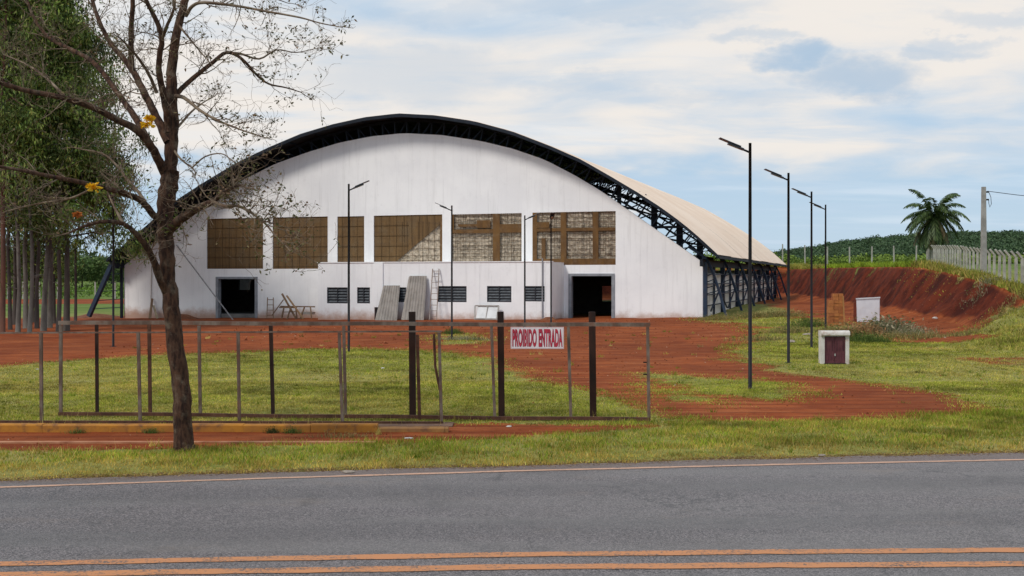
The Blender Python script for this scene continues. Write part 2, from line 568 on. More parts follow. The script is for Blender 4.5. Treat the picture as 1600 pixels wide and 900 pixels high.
def road():
    xs = np.concatenate([np.arange(-80, -12, 4), np.arange(-12, 12, .12), np.arange(12, 81, 4)])
    jag = (vnoise(xs, xs * 0, 1.7, 8) - .5) * .12 + (vnoise(xs, xs * 0, 6, 9) - .5) * .06
    ye = road_edge(xs) + jag
    mb = MB()
    rows = [1.5, 5.0, 8.0, 11.0]
    vs = []; nx = len(xs)
    for r in rows: vs += [(x, r, .012) for x in xs]
    vs += [(x, y, .012) for x, y in zip(xs, ye)]
    vs += [(x, y + .03, -.05) for x, y in zip(xs, ye)]
    fs = [(j * nx + i, j * nx + i + 1, (j + 1) * nx + i + 1, (j + 1) * nx + i) for j in range(len(rows) + 1) for i in range(nx - 1)]
    mb.add(vs, fs)
    m = bpy.data.materials.new('asphalt'); m.use_nodes = True
    T = NT(m.node_tree); b = T.n['Principled BSDF']
    pos = T.node('ShaderNodeNewGeometry').outputs['Position']
    x, y, z = T.sep(pos)
    vor = T.node('ShaderNodeTexVoronoi'); vor.inputs['Scale'].default_value = 105
    T.l.new(pos, vor.inputs['Vector'])
    agg = T.sep(vor.outputs['Color'])[0]
    n1 = T.noise(pos, 45, 5, .7); n2 = T.noise(T.vmath('MULTIPLY', pos, (.12, 1.3, 1)), 1.3, 5, .6); n3 = T.noise(pos, .6, 4)
    c = T.mix(T.step(agg, .15, .95), (.052, .044, .043), (.265, .225, .218))
    c = T.mix(T.math('MULTIPLY', T.step(n1, .5, .7), .5), c, (.036, .034, .034))
    c = T.mix(T.math('MULTIPLY', T.step(n2, .4, .65), .45), c, (.19, .172, .16))
    c = T.mix(T.math('MULTIPLY', T.step(n3, .5, .7), .25), c, (.10, .085, .078))
    n7 = T.noise(pos, 1.7, 8, .72)
    c = T.mix(T.math('MULTIPLY', T.step(n7, .52, .66), .32), c, (.058, .052, .050))
    crk = T.node('ShaderNodeTexVoronoi', feature='DISTANCE_TO_EDGE'); crk.inputs['Scale'].default_value = .55
    T.l.new(T.vmath('ADD', pos, T.vmath('SCALE', T.noise(pos, 2.2, 6, .7, col=True), scale=.9)), crk.inputs['Vector'])
    crf = T.math('MULTIPLY', T.step(crk.outputs['Distance'], .012, .003), T.step(T.noise(pos, .5, 3), .50, .60))
    c = T.mix(T.math('MULTIPLY', crf, .6), c, (.030, .027, .026))
    # wheel paths and tar patches
    lane = T.math('SUBTRACT', y, T.math('MULTIPLY', x, .085))
    wp = T.math('ADD', T.step(T.math('ABSOLUTE', T.math('SUBTRACT', lane, 9.95)), .55, .1), T.step(T.math('ABSOLUTE', T.math('SUBTRACT', lane, 11.75)), .55, .1))
    wpn = T.math('MULTIPLY', wp, T.math('ADD', .15, T.math('MULTIPLY', n2, .55)))
    c = T.mix(T.math('MULTIPLY', wpn, .6), c, (.066, .060, .058))
    n5 = T.noise(T.vmath('MULTIPLY', pos, (.5, 1.0, 1)), 1.1, 7, .68)
    c = T.mix(T.math('MULTIPLY', T.step(n5, .56, .72), .40), c, (.20, .150, .118))
    # reddish dust along the shoulder
    yo = T.math('SUBTRACT', y, T.math('MULTIPLY', x, .14))
    c = T.mix(T.math('MULTIPLY', T.step(yo, 12.72, 13.0), .5), c, (.15, .085, .055))
    T.put(b.inputs['Base Color'], c)
    b.inputs['Roughness'].default_value = .52
    b.inputs['Specular IOR Level'].default_value = .35
    bn = T.node('ShaderNodeBump'); bn.inputs['Strength'].default_value = .75; bn.inputs['Distance'].default_value = .006
    T.l.new(T.math('ADD', vor.outputs['Distance'], n1), bn.inputs['Height'])
    T.l.new(bn.outputs[0], b.inputs['Normal'])
    solo('road', mb, m, (0, 0, 0), kind='structure')
    # painted lines
    def line(name, pln, width, col, wear):
        mm = bpy.data.materials.new(name); mm.use_nodes = True
        T = NT(mm.node_tree); b = T.n['Principled BSDF']
        pos = T.node('ShaderNodeNewGeometry').outputs['Position']
        w = T.noise(pos, 38, 6, .75); w2 = T.noise(T.vmath('MULTIPLY', pos, (.6, 2, 1)), 3, 5, .6)
        f = T.step(T.math('ADD', T.math('MULTIPLY', w, .65), T.math('MULTIPLY', w2, .35)), wear, wear + .09)
        T.put(b.inputs['Base Color'], T.mix(f, col, (.10, .085, .075)))
        b.inputs['Roughness'].default_value = .75
        xx = np.concatenate([np.arange(-80, -8, 2), np.arange(-8, 8, .1), np.arange(8, 81, 2)])
        yy = np.interp(xx, *pln)
        j1 = (vnoise(xx, xx * 0 + 3, 7, 21) - .5) * .022; j2 = (vnoise(xx, xx * 0 + 9, 7, 22) - .5) * .022
        mb = MB(); n = len(xx)
        mb.add([(a, c + j - width / 2, .017) for a, c, j in zip(xx, yy, j1)] + [(a, c + j + width / 2, .017) for a, c, j in zip(xx, yy, j2)],
               [(i, i + 1, n + i + 1, n + i) for i in range(n - 1)])
        solo(name, mb, mm, (0, 0, 0), kind='structure')
    line('edge_line', L_EDGE, .085, (.52, .30, .20), .52)
    line('centre_line', L_C1, .15, (.50, .205, .080), .50)
    line('centre_line', L_C2, .155, (.50, .205, .080), .50)

ground()
road()


# ------------------------------------------------------------------ gymnasium
PR = np.array([10.52, 60.0]); ANG = math.radians(18.5)
DL = np.array([-math.cos(ANG), math.sin(ANG)]); AX = np.array([math.sin(ANG), math.cos(ANG)])
GL = 45.0        # length of the hall

def B(s, d, z):
    p = PR + DL * s + AX * d
    return Vector((p[0], p[1], z))

def sz(px, py, o=0.0):
    """pixel -> (s, z) on the facade plane moved by o along the hall's axis"""
    rx = (px - 800) / F
    t = (AX @ PR + o) / (AX[0] * rx + AX[1])
    p = np.array([rx * t, t]) - PR
    return float(p @ DL), EYE + t * (HY - py) / F

def shell(mb, profile, breaks, holes, s0, s1, d0, d1, zb):
    """wall with openings between d0 (outer) and d1 (inner); profile(s)=top z; holes=(s0,s1,z0,z1)"""
    ss = sorted(set([round(v, 4) for v in [s0, s1] + breaks + [h[0] for h in holes] + [h[1] for h in holes] if s0 - 1e-6 <= v <= s1 + 1e-6]))
    for a, b in zip(ss[:-1], ss[1:]):
        mid = (a + b) / 2
        hs = sorted([h for h in holes if h[0] < mid < h[1]], key=lambda h: h[2])
        z = zb; spans = []
        for h in hs:
            if h[2] > z + .001: spans.append((z, z, h[2], h[2]))
            z = h[3]
        spans.append((z, z, profile(a), profile(b)))
        for (za, zc, zd, ze) in spans:
            mb.add([B(a, d0, za), B(b, d0, zc), B(b, d0, ze), B(a, d0, zd), B(a, d1, za), B(b, d1, zc), B(b, d1, ze), B(a, d1, zd)],
                   [(3, 2, 1, 0)[::-1], (4, 5, 6, 7)[::-1], (3, 2, 6, 7), (0, 1, 5, 4)])
    for h in holes:
        for s in (h[0], h[1]):
            mb.add([B(s, d0, max(h[2], zb)), B(s, d1, max(h[2], zb)), B(s, d1, h[3]), B(s, d0, h[3])], [(0, 1, 2, 3)])
    for s in (s0, s1):
        mb.add([B(s, d0, zb), B(s, d1, zb), B(s, d1, profile(s)), B(s, d0, profile(s))], [(0, 1, 2, 3)])
    return mb

def bbox(mb, s0, s1, d0, d1, z0, z1):
    return mb.hexa([B(s0, d0, z0), B(s1, d0, z0), B(s1, d1, z0), B(s0, d1, z0), B(s0, d0, z1), B(s1, d0, z1), B(s1, d1, z1), B(s0, d1, z1)])

def interp_profile(px_pts, o):
    p = sorted(sz(a, b, o) for a, b in px_pts)
    S = [q[0] for q in p]; Z = [q[1] for q in p]
    return S, Z, (lambda s: float(np.interp(s, S, Z)))

def paint_mat():
    m = bpy.data.materials.new('white wall paint'); m.use_nodes = True
    T = NT(m.node_tree); b = T.n['Principled BSDF']
    pos = T.node('ShaderNodeNewGeometry').outputs['Position']
    x, y, z = T.sep(pos)
    n1 = T.noise(pos, .35, 5, .6); n2 = T.noise(T.vmath('MULTIPLY', pos, (4.2, 4.2, .25)), 1.0, 7, .65); n3 = T.noise(pos, 2.6, 7, .65)
    c = T.mix(T.step(n1, .35, .65), (.90, .89, .885), (.82, .81, .815))
    c = T.mix(T.math('MULTIPLY', T.step(n2, .50, .74), .34), c, (.58, .565, .56))
    c = T.mix(T.math('MULTIPLY', T.step(n3, .55, .75), .22), c, (.60, .59, .58))
    n4 = T.noise(pos, 1.1, 6, .7)
    splash = T.math('MULTIPLY', T.step(T.math('ADD', z, T.math('MULTIPLY', n4, -1.1)), -.05, -.75), .9)
    c = T.mix(splash, c, (.42, .24, .16))
    T.put(b.inputs['Base Color'], c)
    b.inputs['Roughness'].default_value = .85
    bn = T.node('ShaderNodeBump'); bn.inputs['Strength'].default_value = .25; bn.inputs['Distance'].default_value = .02
    T.l.new(n3, bn.inputs['Height']); T.l.new(bn.outputs[0], b.inputs['Normal'])
    return m

M_WALL = paint_mat()
M_NAVY = mat('dark navy steel', (.006, .009, .015), (.011, .016, .027), 2, .6, spec=.25)
M_WEB = mat('navy web steel', (.016, .024, .042), (.026, .038, .06), 2, .6, spec=.25)
M_NAVY2 = mat('navy blue side steel', (.012, .026, .056), (.020, .040, .078), 2, .5, spec=.4, dirt=(.07, .04, .03), dirt_amt=.4, dirt_scale=2)
M_DARK = mat('black window metal', (.012, .013, .017), (.022, .023, .03), 4, .35, spec=.5)
M_GLASS = mat('dark glass', (.012, .015, .022), (.02, .024, .032), 1, .35, spec=.5)
M_FRAME = mat('grey door frame', (.20, .21, .23), (.28, .29, .31), 3, .6)
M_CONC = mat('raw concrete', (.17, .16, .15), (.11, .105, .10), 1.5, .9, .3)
M_BROWN = None

def screen_mat():
    m = bpy.data.materials.new('brown shade netting'); m.use_nodes = True
    T = NT(m.node_tree); b = T.n['Principled BSDF']
    pos = T.node('ShaderNodeTexCoord').outputs['Object']
    n1 = T.noise(T.vmath('MULTIPLY', pos, (6, 6, .35)), 1.1, 6, .7); n2 = T.noise(T.vmath('MULTIPLY', pos, (.5, .5, 7)), 1.2, 5, .6); n3 = T.noise(pos, 1.1, 4)
    n5 = T.noise(pos, 9, 5, .7)
    c = T.mix(T.step(n1, .35, .65), (.165, .092, .032), (.115, .064, .023))
    c = T.mix(T.math('MULTIPLY', T.step(n2, .5, .7), .5), c, (.085, .048, .022))
    c = T.mix(T.math('MULTIPLY', T.step(n3, .45, .65), .55), c, (.135, .092, .048))
    c = T.mix(T.math('MULTIPLY', T.step(n5, .58, .75), .35), c, (.25, .17, .09))
    T.put(b.inputs['Base Color'], c)
    b.inputs['Roughness'].default_value = .9
    bn = T.node('ShaderNodeBump'); bn.inputs['Strength'].default_value = .5; bn.inputs['Distance'].default_value = .03
    T.l.new(n1, bn.inputs['Height']); T.l.new(bn.outputs[0], b.inputs['Normal'])
    return m
M_NET = screen_mat()
M_TIMBER = mat('weathered brown board', (.16, .080, .024), (.11, .055, .020), 3, .85, .3, stretch=(1, 1, .3), dirt=(.22, .15, .09), dirt_amt=.4, dirt_scale=4)
M_PALE = mat('pale daylight sheet', (.60, .50, .38), (.40, .32, .23), 6.0, .9, .6, lo=.42, hi=.68, dirt=(.10, .08, .06), dirt_amt=.75, dirt_scale=6.0)  # pale tan stands in for daylight seen through the openings
M_WIRE = mat('dark lattice wire', (.035, .024, .018), (.06, .04, .03), 5, .7)

gym = empty('gymnasium', B(19, 0, 0), 'large white gymnasium hall with curved metal roof and open dark steel trusses', 'building')

def gymnasium():
    # profiles
    wS, wZ, wall_top = interp_profile([(194, 415), (250, 371), (275, 349), (330, 311), (380, 281), (430, 256), (480, 238), (530, 223), (580, 213), (631, 208),
                                       (690, 211), (750, 220), (800, 232), (850, 249), (900, 275), (940, 299), (1098, 410)], 0)
    rS, rZ, roof_top = interp_profile([(167, 405), (200, 378), (240, 344), (275, 314), (320, 285), (370, 255), (420, 231), (470, 210), (520, 195),
                                       (570, 184), (622, 178), (680, 181), (740, 190), (800, 206), (860, 229), (908, 250), (950, 274), (994, 300), (1033, 325),
                                       (1067, 350), (1094, 373), (1122, 399)], -1.2)
    W = wS[-1]
    zb = -.7
    # openings of the upper band and doors
    def rect(x0, y0, x1, y1, o=0): 
        a = sz(x0, (y0 + y1) / 2, o)[0]; b = sz(x1, (y0 + y1) / 2, o)[0]
        xm = (x0 + x1) / 2
        return (min(a, b), max(a, b), sz(xm, y1, o)[1], sz(xm, y0, o)[1])
    W1 = rect(323, 341, 411, 420); W2 = rect(426, 339, 512, 420); W3 = rect(527, 338, 569, 420); W4 = rect(584, 336, 691, 420)
    W5 = rect(706, 334, 815, 418); W6 = rect(832, 331, 962, 414)
    DA = rect(338, 433, 402, 506); DB = rect(889, 428, 960, 506)
    holes = [W1, W2, W3, W4, W5, W6, (DA[0], DA[1], zb, DA[3]), (DB[0], DB[1], zb, DB[3])]
    # holes stacked above each other need no shared edges
    mb = shell(MB(), wall_top, list(np.linspace(wS[0], W, 70)), holes, 0, W, 0, .22, zb)
    part('front_wall', mb, M_WALL, gym)

    # doors: frame plus an added closed room that keeps them dark
    for k, D in enumerate((DA, DB)):
        mb = MB(); t = .16
        bbox(mb, D[0] - .02, D[0] + t, -.05, .3, zb, D[3] + .02)
        bbox(mb, D[1] - t, D[1] + .02, -.05, .3, zb, D[3] + .02)
        bbox(mb, D[0] + t, D[1] - t, -.05, .3, D[3] - .12, D[3] + .02)
        part('door_frame', mb, M_FRAME, gym)
    # unseen closed room added to darken the doorways: slab, partition with openings; floor
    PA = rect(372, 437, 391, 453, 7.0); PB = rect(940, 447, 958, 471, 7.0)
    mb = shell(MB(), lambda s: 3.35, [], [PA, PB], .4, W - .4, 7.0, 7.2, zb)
    part('added_partition', mb, mat('dark added partition', (.06, .055, .05), (.04, .037, .035), 2, .9), gym)
    part('added_slab', bbox(MB(), .4, W - .4, .221, 7.2, 3.351, 3.55), M_CONC, gym)
    mb = MB()
    part('added_room_wall', bbox(MB(), .3, .4, .221, 7.2, zb, 3.35), M_CONC, gym)
    part('added_room_wall', bbox(MB(), W - .4, W - .3, .221, 7.2, zb, 3.35), M_CONC, gym)
    part('floor_slab', bbox(MB(), .1, W - .1, .221, GL - .2, -.72, -.02), M_CONC, gym)
    # low walls along both sides and the rear wall, pale
    pale = mat('pale inner wall', (.88, .86, .82), (.80, .77, .72), 1.2, .9, dirt=(.40, .30, .22), dirt_amt=.35, dirt_scale=1.5)
    part('inner_side_wall', bbox(MB(), .06, .14, .5, GL - 1, -.02, 2.55), pale, gym)
    part('inner_side_wall', bbox(MB(), W - 1.75, W - 1.6, 7.3, GL - 1, -.02, 2.55), pale, gym)
    mb = shell(MB(), lambda s: 3.0, [], [(7, 10, .9, 2.2), (14, 17, -.5, 2.6), (22, 25, .9, 2.2), (29, 32, .9, 2.2)], .6, W - .6, GL - .4, GL - .2, zb)
    part('rear_wall', mb, pale, gym)

    # --- annex in front
    ao = -2.5
    aS0 = sz(862, 450, ao)[0]; aS1 = sz(497, 450, ao)[0]
    ztop = sz(700, 410, ao)[1]
    wins = [rect(511, 449, 543, 474, ao), rect(558, 449, 578, 474, ao), rect(611, 449, 635, 472, ao), rect(684, 447, 729, 472, ao),
            rect(761, 447, 799, 472, ao), rect(819, 447, 853, 471, ao)]
    door = rect(585, 480, 597, 510, ao)
    mb = shell(MB(), lambda s: ztop, [], wins + [(door[0], door[1], zb, door[3])], aS0, aS1, ao, ao + .2, zb)
    part('annex_wall', mb, M_WALL, gym)
    mb = MB()
    bbox(mb, aS0, aS0 + .2, ao + .2, -.002, zb, ztop); bbox(mb, aS1 - .2, aS1, ao + .2, -.002, zb, ztop)
    bbox(mb, aS0 + .2, aS1 - .2, ao + .2, -.002, ztop - .45, ztop - .3)
    part('annex_wall', mb, M_WALL, gym)
    # coping along the parapet in two lengths
    part('coping', bbox(MB(), aS0 - .04, aS1 + .04, ao - .04, ao + .24, ztop + .001, ztop + .05), M_WALL, gym)
    # pilaster lines and the shaft box over the small door
    c0 = rect(548, 413, 584, 499, ao)
    part('wall_panel', bbox(MB(), c0[0], c0[1], ao - .07, ao - .002, zb, ztop - .03).add([], []), M_WALL, gym) if False else None
    c1 = rect(584, 414, 598, 480, ao - .08)
    part('shaft_box', bbox(MB(), c1[0], c1[1], ao - .08, ao - .002, c1[2], ztop - .02), M_WALL, gym)
    for px in (749, 852):
        s = sz(px, 450, ao)[0]
        part('joint_strip', bbox(MB(), s - .03, s + .03, ao - .02, ao - .002, zb, ztop - .02), M_WALL, gym)
    part('downpipe', MB().tube([B(sz(848, 450, ao)[0], ao - .08, 0), B(sz(848, 450, ao)[0], ao - .08, ztop + .2)], .035, 8), mat('grey pipe', (.30, .30, .32), None, 3, .6), gym)
    for w in wins:
        wroot = part('window', MB().add([], []) if False else bbox(MB(), w[0] + .04, w[1] - .04, ao + .13, ao + .15, w[2] + .04, w[3] - .04), M_GLASS, gym)
        mb = MB()
        bbox(mb, w[0], w[1], ao + .02, ao + .12, w[2], w[2] + .05); bbox(mb, w[0], w[1], ao + .02, ao + .12, w[3] - .05, w[3])
        bbox(mb, w[0], w[0] + .05, ao + .02, ao + .12, w[2] + .05, w[3] - .05); bbox(mb, w[1] - .05, w[1], ao + .02, ao + .12, w[2] + .05, w[3] - .05)
        if w[1] - w[0] > .8:
            mid = (w[0] + w[1]) / 2
            bbox(mb, mid - .025, mid + .025, ao + .02, ao + .12, w[2] + .05, w[3] - .05)
        part('frame', mb, M_DARK, wroot)
        n = 5
        for i in range(n):
            z = w[2] + .05 + (w[3] - w[2] - .1) * (i + .5) / n
            part('slat', MB().hexa([B(w[0] + .05, ao + .03, z - .07), B(w[1] - .05, ao + .03, z - .07), B(w[1] - .05, ao + .11, z + .03), B(w[0] + .05, ao + .11, z + .03),
                                    B(w[0] + .05, ao + .03, z - .055), B(w[1] - .05, ao + .03, z - .055), B(w[1] - .05, ao + .11, z + .045), B(w[0] + .05, ao + .11, z + .045)]),
                 mat('grey blue louvre', (.05, .055, .065), (.09, .10, .11), 5, .4), wroot)
    # dark back for the small door
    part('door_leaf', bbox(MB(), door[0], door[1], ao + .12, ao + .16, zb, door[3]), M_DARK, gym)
    # room shell of the annex stays dark
    part('annex_floor', bbox(MB(), aS0 + .2, aS1 - .2, ao + .2, -.002, -.72, -.03), M_CONC, gym)

    # --- upper openings: brown screens, boards, lattices
    for (w, tri) in ((W1, 0), (W2, 0), (W3, 0), (W4, 1)):
        if not tri:
            sc = part('netting_screen', bbox(MB(), w[0], w[1], .06, .09, w[2], w[3]), M_NET, gym)
        else:
            # brown screen upper left; pale lower right triangle stands in for daylight
            t0 = sz(692, 347, 0); t1 = sz(615, 411, 0)
            mb = MB()
            pts = [(w[1], w[2]), (w[1], w[3]), (w[0], w[3]), (w[0], t0[1]), (t1[0], t1[1] - .02), (t1[0], w[2])]
            n = len(pts)
            mb.add([B(a, .06, z) for a, z in pts] + [B(a, .09, z) for a, z in pts],
                   [tuple(range(n)), tuple(reversed(range(n, 2 * n)))] + [(i, (i + 1) % n, n + (i + 1) % n, n + i) for i in range(n)])
            sc = part('netting_screen', mb, M_NET, gym)
        m2 = MB(); st = .50
        for k in range(1, int((w[1] - w[0]) / st) + 1):
            s = w[0] + k * st
            if s < w[1] - .05: m2.bar(B(s, .045, w[2] + (1.6 if tri and s < t1[0] else 0)), B(s, .045, w[3]), .014)
        for k in range(1, int((w[3] - w[2]) / .62) + 1):
            z = w[3] - k * .62
            m2.bar(B(w[0] + (2.2 if tri else 0), .043, z), B(w[1], .043, z), .018)
        tag(part('lath', m2, mat('brown lath', (.085, .05, .02), None, 3), sc), kind='stuff')
    # pale sheets with daylight painted into their colour, behind lattice and boards
    def lattice(w, boards, sp_s=.27, sp_z=.33, backing=True):
        if backing:
            nS = max(4, int((w[1] - w[0]) / .16)); nZ = int((w[3] - w[2]) / .16)
            mb = MB(); rnd = random.Random(3)
            g = [[B(w[0] + (w[1] - w[0]) * i / nS, .14 + rnd.uniform(-.05, .05), w[2] + (w[3] - w[2]) * j / nZ) for i in range(nS + 1)] for j in range(nZ + 1)]
            fs = []
            for j in range(nZ):
                for i in range(nS):
                    pass
                    a = j * (nS + 1) + i
                    fs.append((a, a + 1, a + nS + 2, a + nS + 1))
            mb.add([p for r in g for p in r], fs)
            part('daylight_sheet', mb, M_PALE, gym)
        rnd = random.Random(int(w[0] * 100))
        mb = MB()
        s = w[0] + sp_s / 2
        while s < w[1] - .03:
            mb.bar(B(s + rnd.uniform(-.04, .04), .05, w[2]), B(s + rnd.uniform(-.04, .04), .05, w[3]), .014 + rnd.random() * .012)
            s += sp_s * rnd.uniform(.8, 1.2)
        z = w[2] + sp_z / 2
        while z < w[3] - .03:
            mb.bar(B(w[0], .075, z + rnd.uniform(-.03, .03)), B(w[1], .075, z + rnd.uniform(-.03, .03)), .014 + rnd.random() * .016)
            z += sp_z * rnd.choice((.7, 1, 1.2))
        tag(part('lattice', mb, mat('brown lattice lath', (.10, .06, .03), (.05, .032, .02), 4), gym), kind='stuff')
        for q, (x0, y0, x1, y1) in enumerate(boards):
            r = rect(x0, y0, x1, y1)
            dd = .002 * q
            part('board', bbox(MB(), max(r[0], w[0]), min(r[1], w[1]), .0 + dd, .04 + dd, max(r[2], w[2]), min(r[3], w[3])), M_TIMBER, gym)
    lattice((W4[0], sz(613, 400, 0)[0], W4[2], sz(690, 350, 0)[1]), [(587, 408, 690, 412)], .33, .4) if False else None
    # triangular pale part of the fourth opening sits behind the brown screen
    w = (W4[0], sz(612, 400, 0)[0], W4[2], sz(690, 346, 0)[1])
    lattice(w, [(688, 346, 692, 411)], .34, .42)
    lattice(W5, [(770, 334, 781, 410), (706, 358, 815, 364), (781, 350, 815, 362), (745, 344, 766, 356), (716, 350, 746, 354), (704, 334, 709, 360)], .19, .22)
    lattice(W6, [(831, 331, 839, 414), (876, 331, 885, 414), (926, 331, 935, 414), (837, 356, 962, 361), (835, 347, 858, 356), (838, 404, 962, 414), (846, 372, 852, 410)],
            .17, .20)

    # --- steel: arch trusses
    dense = np.linspace(rS[0], rS[-1], 49)
    top = [(s, roof_top(s) - .14) for s in dense]
    def normal(i):
        a = top[max(i - 1, 0)]; b = top[min(i + 1, len(top) - 1)]
        dx, dz = b[0] - a[0], b[1] - a[1]; L = math.hypot(dx, dz)
        return dz / L, -dx / L
    bot = []
    for i, (s, z) in enumerate(top):
        nx, nz = normal(i)
        depth = 1.25
        bot.append((s + nx * depth, z + nz * depth))
    def chord(mb, pts, d, w):
        for a, b in zip(pts[:-1], pts[1:]): mb.bar(B(a[0], d, a[1]), B(b[0], d, b[1]), w, w)
        return mb
    frames = [.42] + [k * 7.4 + .6 for k in range(7)]
    for fi, d in enumerate(frames):
        tr = part('arch_truss', chord(MB(), top, d, .13), M_NAVY, gym)
        part('bottom_chord', chord(MB(), bot[1:-1], d, .12), M_NAVY, tr)
        web = MB()
        for i in range(1, len(top) - 1):
            v = MB().bar(B(top[i][0], d, top[i][1]), B(bot[i][0], d, bot[i][1]), .06)
            half = i < len(top) // 2
            j = i + 1
            dg = None
            if j < len(top) - 1:
                a, b = (bot[i], top[j]) if not half else (top[i], bot[j])
                dg = MB().bar(B(a[0], d, a[1]), B(b[0], d, b[1]), .05)
            if fi == 0:
                part('web_bar', v, M_WEB, tr)
                if dg: part('web_bar', dg, M_WEB, tr)
            else:
                web.add(v.v, v.f)
                if dg: web.add(dg.v, dg.f)
        if fi: tag(part('web', web, M_NAVY, tr), kind='stuff')
    # purlins
    for i in range(0, len(top), 2):
        s, z = top[i]
        part('purlin', MB().bar(B(s, -1.1, z + .075), B(s, GL + .9, z + .075), .07, .05), M_NAVY, gym)
    # lower longitudinal ties and knee braces that show through the open gap at the right
    for s, z in ((bot[3]), (bot[7]), (bot[11]), bot[16], bot[-4]):
        part('tie_beam', MB().bar(B(s, .5, z), B(s, GL, z), .10, .10), M_NAVY, gym)
    # posts between facade head and truss in the right hand gap
    for px, w in ((965, .24), (1020, .34), (1060, .36), (1092, .34)):
        s, z0 = sz(px, 0, .35)[0], None
        z0 = wall_top(max(s, 0)) - .6
        part('gable_post', MB().bar(B(s, .75, z0), B(s, .75, roof_top(s) - .2), w, .16), M_NAVY, gym)
    s0, zz0 = sz(1030, 355, .5); s1, _ = sz(1075, 355, .5)
    part('gable_rail', MB().bar(B(s0 + .3, .5, zz0), B(s1, .5, zz0), .12, .14), M_NAVY, gym)
    for (a, b) in (((925, 278), (965, 292)), ((965, 292), (1000, 300)), ((1062, 372), (1090, 392)), ((1068, 392), (1092, 374)), ((975, 318), (1010, 304)), ((1035, 352), (1058, 340))):
        p, q = sz(*a, .8), sz(*b, .8)
        part('gable_brace', MB().bar(B(p[0], .8, p[1]), B(q[0], .8, q[1]), .07), M_NAVY, gym)

    # --- columns and raking legs on both sides
    for side in (0, 1):
        sgn = -1 if side == 0 else 1
        base = 0.0 if side == 0 else W
        for fi, d in enumerate(frames[1:]):
            if side == 1 and fi == 0: continue
            g0 = Hs(*B(base + sgn * .3, d, 0)[:2]) - .3
            zt = 3.05
            part('column', MB().bar(B(base + sgn * .02, d, g0), B(base + sgn * .02, d, zt + .4), .26, .42, up=(AX[0], AX[1], 0)) , M_NAVY2, gym)
            # raking leg, bent like the arch's end: hugs the roof then runs to the ground outside
            pts = [(base - sgn * .9, zt + 1.0), (base + sgn * .1, zt + .35), (base + sgn * .5, zt - .5), (base + sgn * .85, zt - 1.6), (base + sgn * 1.3, g0)]
            mb = MB()
            for a, b in zip(pts[:-1], pts[1:]): mb.bar(B(a[0], d, a[1]), B(b[0], d, b[1]), .12, .14)
            part('raking_leg', mb, M_NAVY2, gym)
            mb = MB()
            for k in range(1, 5):
                t = k / 5
                zc = zt - 1.6 * t - .4
                so = np.interp(zc, [p[1] for p in reversed(pts)], [p[0] for p in reversed(pts)])
                mb.bar(B(base, d, zc), B(float(so), d, zc + .25), .05)
            part('leg_lacing', mb, M_NAVY2, gym)
        for fa, fb in zip(frames[1:-1], frames[2:]):
            if side == 0:
                part('cross_brace', MB().bar(B(base + sgn * .30, fa, 2.9), B(base + sgn * .30, fb, .45), .07), M_NAVY2, gym)
                part('cross_brace', MB().bar(B(base + sgn * .36, fa, .45), B(base + sgn * .36, fb, 2.9), .07), M_NAVY2, gym)
                mid = (fa + fb) / 2
                part('side_post', MB().bar(B(base + sgn * .02, mid, -.2), B(base + sgn * .02, mid, 3.0), .10, .14, up=(AX[0], AX[1], 0)), M_NAVY2, gym)
        for z in (.75, 1.35, 1.95, 2.5):
            part('girt', MB().bar(B(base + sgn * .18, .3, z), B(base + sgn * .18, GL, z), .07, .06), M_NAVY2, gym)
        part('eave_beam', MB().bar(B(base + sgn * .05, -.9, 3.12), B(base + sgn * .05, GL + .5, 3.12), .16, .40), M_NAVY, gym)
    # the left front leg that stands free of the wall
    a = sz(176, 410, -.75); b = sz(139, 494, -.75)
    part('raking_leg', MB().bar(B(a[0], -.75, a[1]), B(b[0], -.75, b[1]), .24, .26), M_NAVY2, gym)
    # rungs between leg and left corner column
    for py in (430, 443, 456, 470, 483):
        t = (py - 410) / 84; x0 = 176 + (139 - 176) * t
        p = sz(x0, py, -.75); q = sz(191, py - 3, 0)
        part('rung', MB().bar(B(p[0], -.75, p[1]), B(q[0], -.1, q[1]), .045), M_NAVY2, gym)
    part('corner_post', MB().bar(B(W + .12, -.1, -.6), B(W + .12, -.1, 3.2), .16), M_NAVY, gym)
    part('corner_post', MB().bar(B(-.12, -.05, -.3), B(-.12, -.05, 3.15), .20), M_NAVY2, gym)

    # --- roof of long metal sheets in bays, each a strip across the arch
    roofm = bpy.data.materials.new('sandy roof sheet'); roofm.use_nodes = True
    T = NT(roofm.node_tree); bs = T.n['Principled BSDF']
    pos = T.node('ShaderNodeTexCoord').outputs['Object']
    n1 = T.noise(pos, .25, 5, .6); n2 = T.noise(pos, 1.6, 6, .7)
    c = T.mix(T.step(n1, .35, .65), (.78, .58, .43), (.86, .67, .52))
    c = T.mix(T.math('MULTIPLY', T.step(n2, .5, .75), .35), c, (.58, .42, .30))
    T.put(bs.inputs['Base Color'], c)
    bs.inputs['Roughness'].default_value = .6
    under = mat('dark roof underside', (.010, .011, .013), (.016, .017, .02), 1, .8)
    nb = 8; bounds = np.linspace(-1.2, GL + 1.0, nb + 1)
    fine = np.linspace(rS[0], rS[-1], 73)
    for k in range(nb):
        d0 = bounds[k] + (.0 if k == 0 else .03); d1 = bounds[k + 1]
        ncor = 30; mb = MB(); lift = .0 if k % 2 else .025
        ds = np.linspace(d0, d1, ncor + 1)
        vs = []
        for j, dd in enumerate(ds):
            hgt = lift + (.035 if j % 2 else 0)
            for s in fine: vs.append(B(s, dd, roof_top(s) + hgt))
        m = len(fine)
        mb.add(vs, [(j * m + i, (j + 1) * m + i, (j + 1) * m + i + 1, j * m + i + 1) for j in range(ncor) for i in range(m - 1)])
        part('roof_panel', mb, roofm, gym)
    # near-black sheet under the roof panels and the dark fascia at the rim
    mb = MB(); vs = []
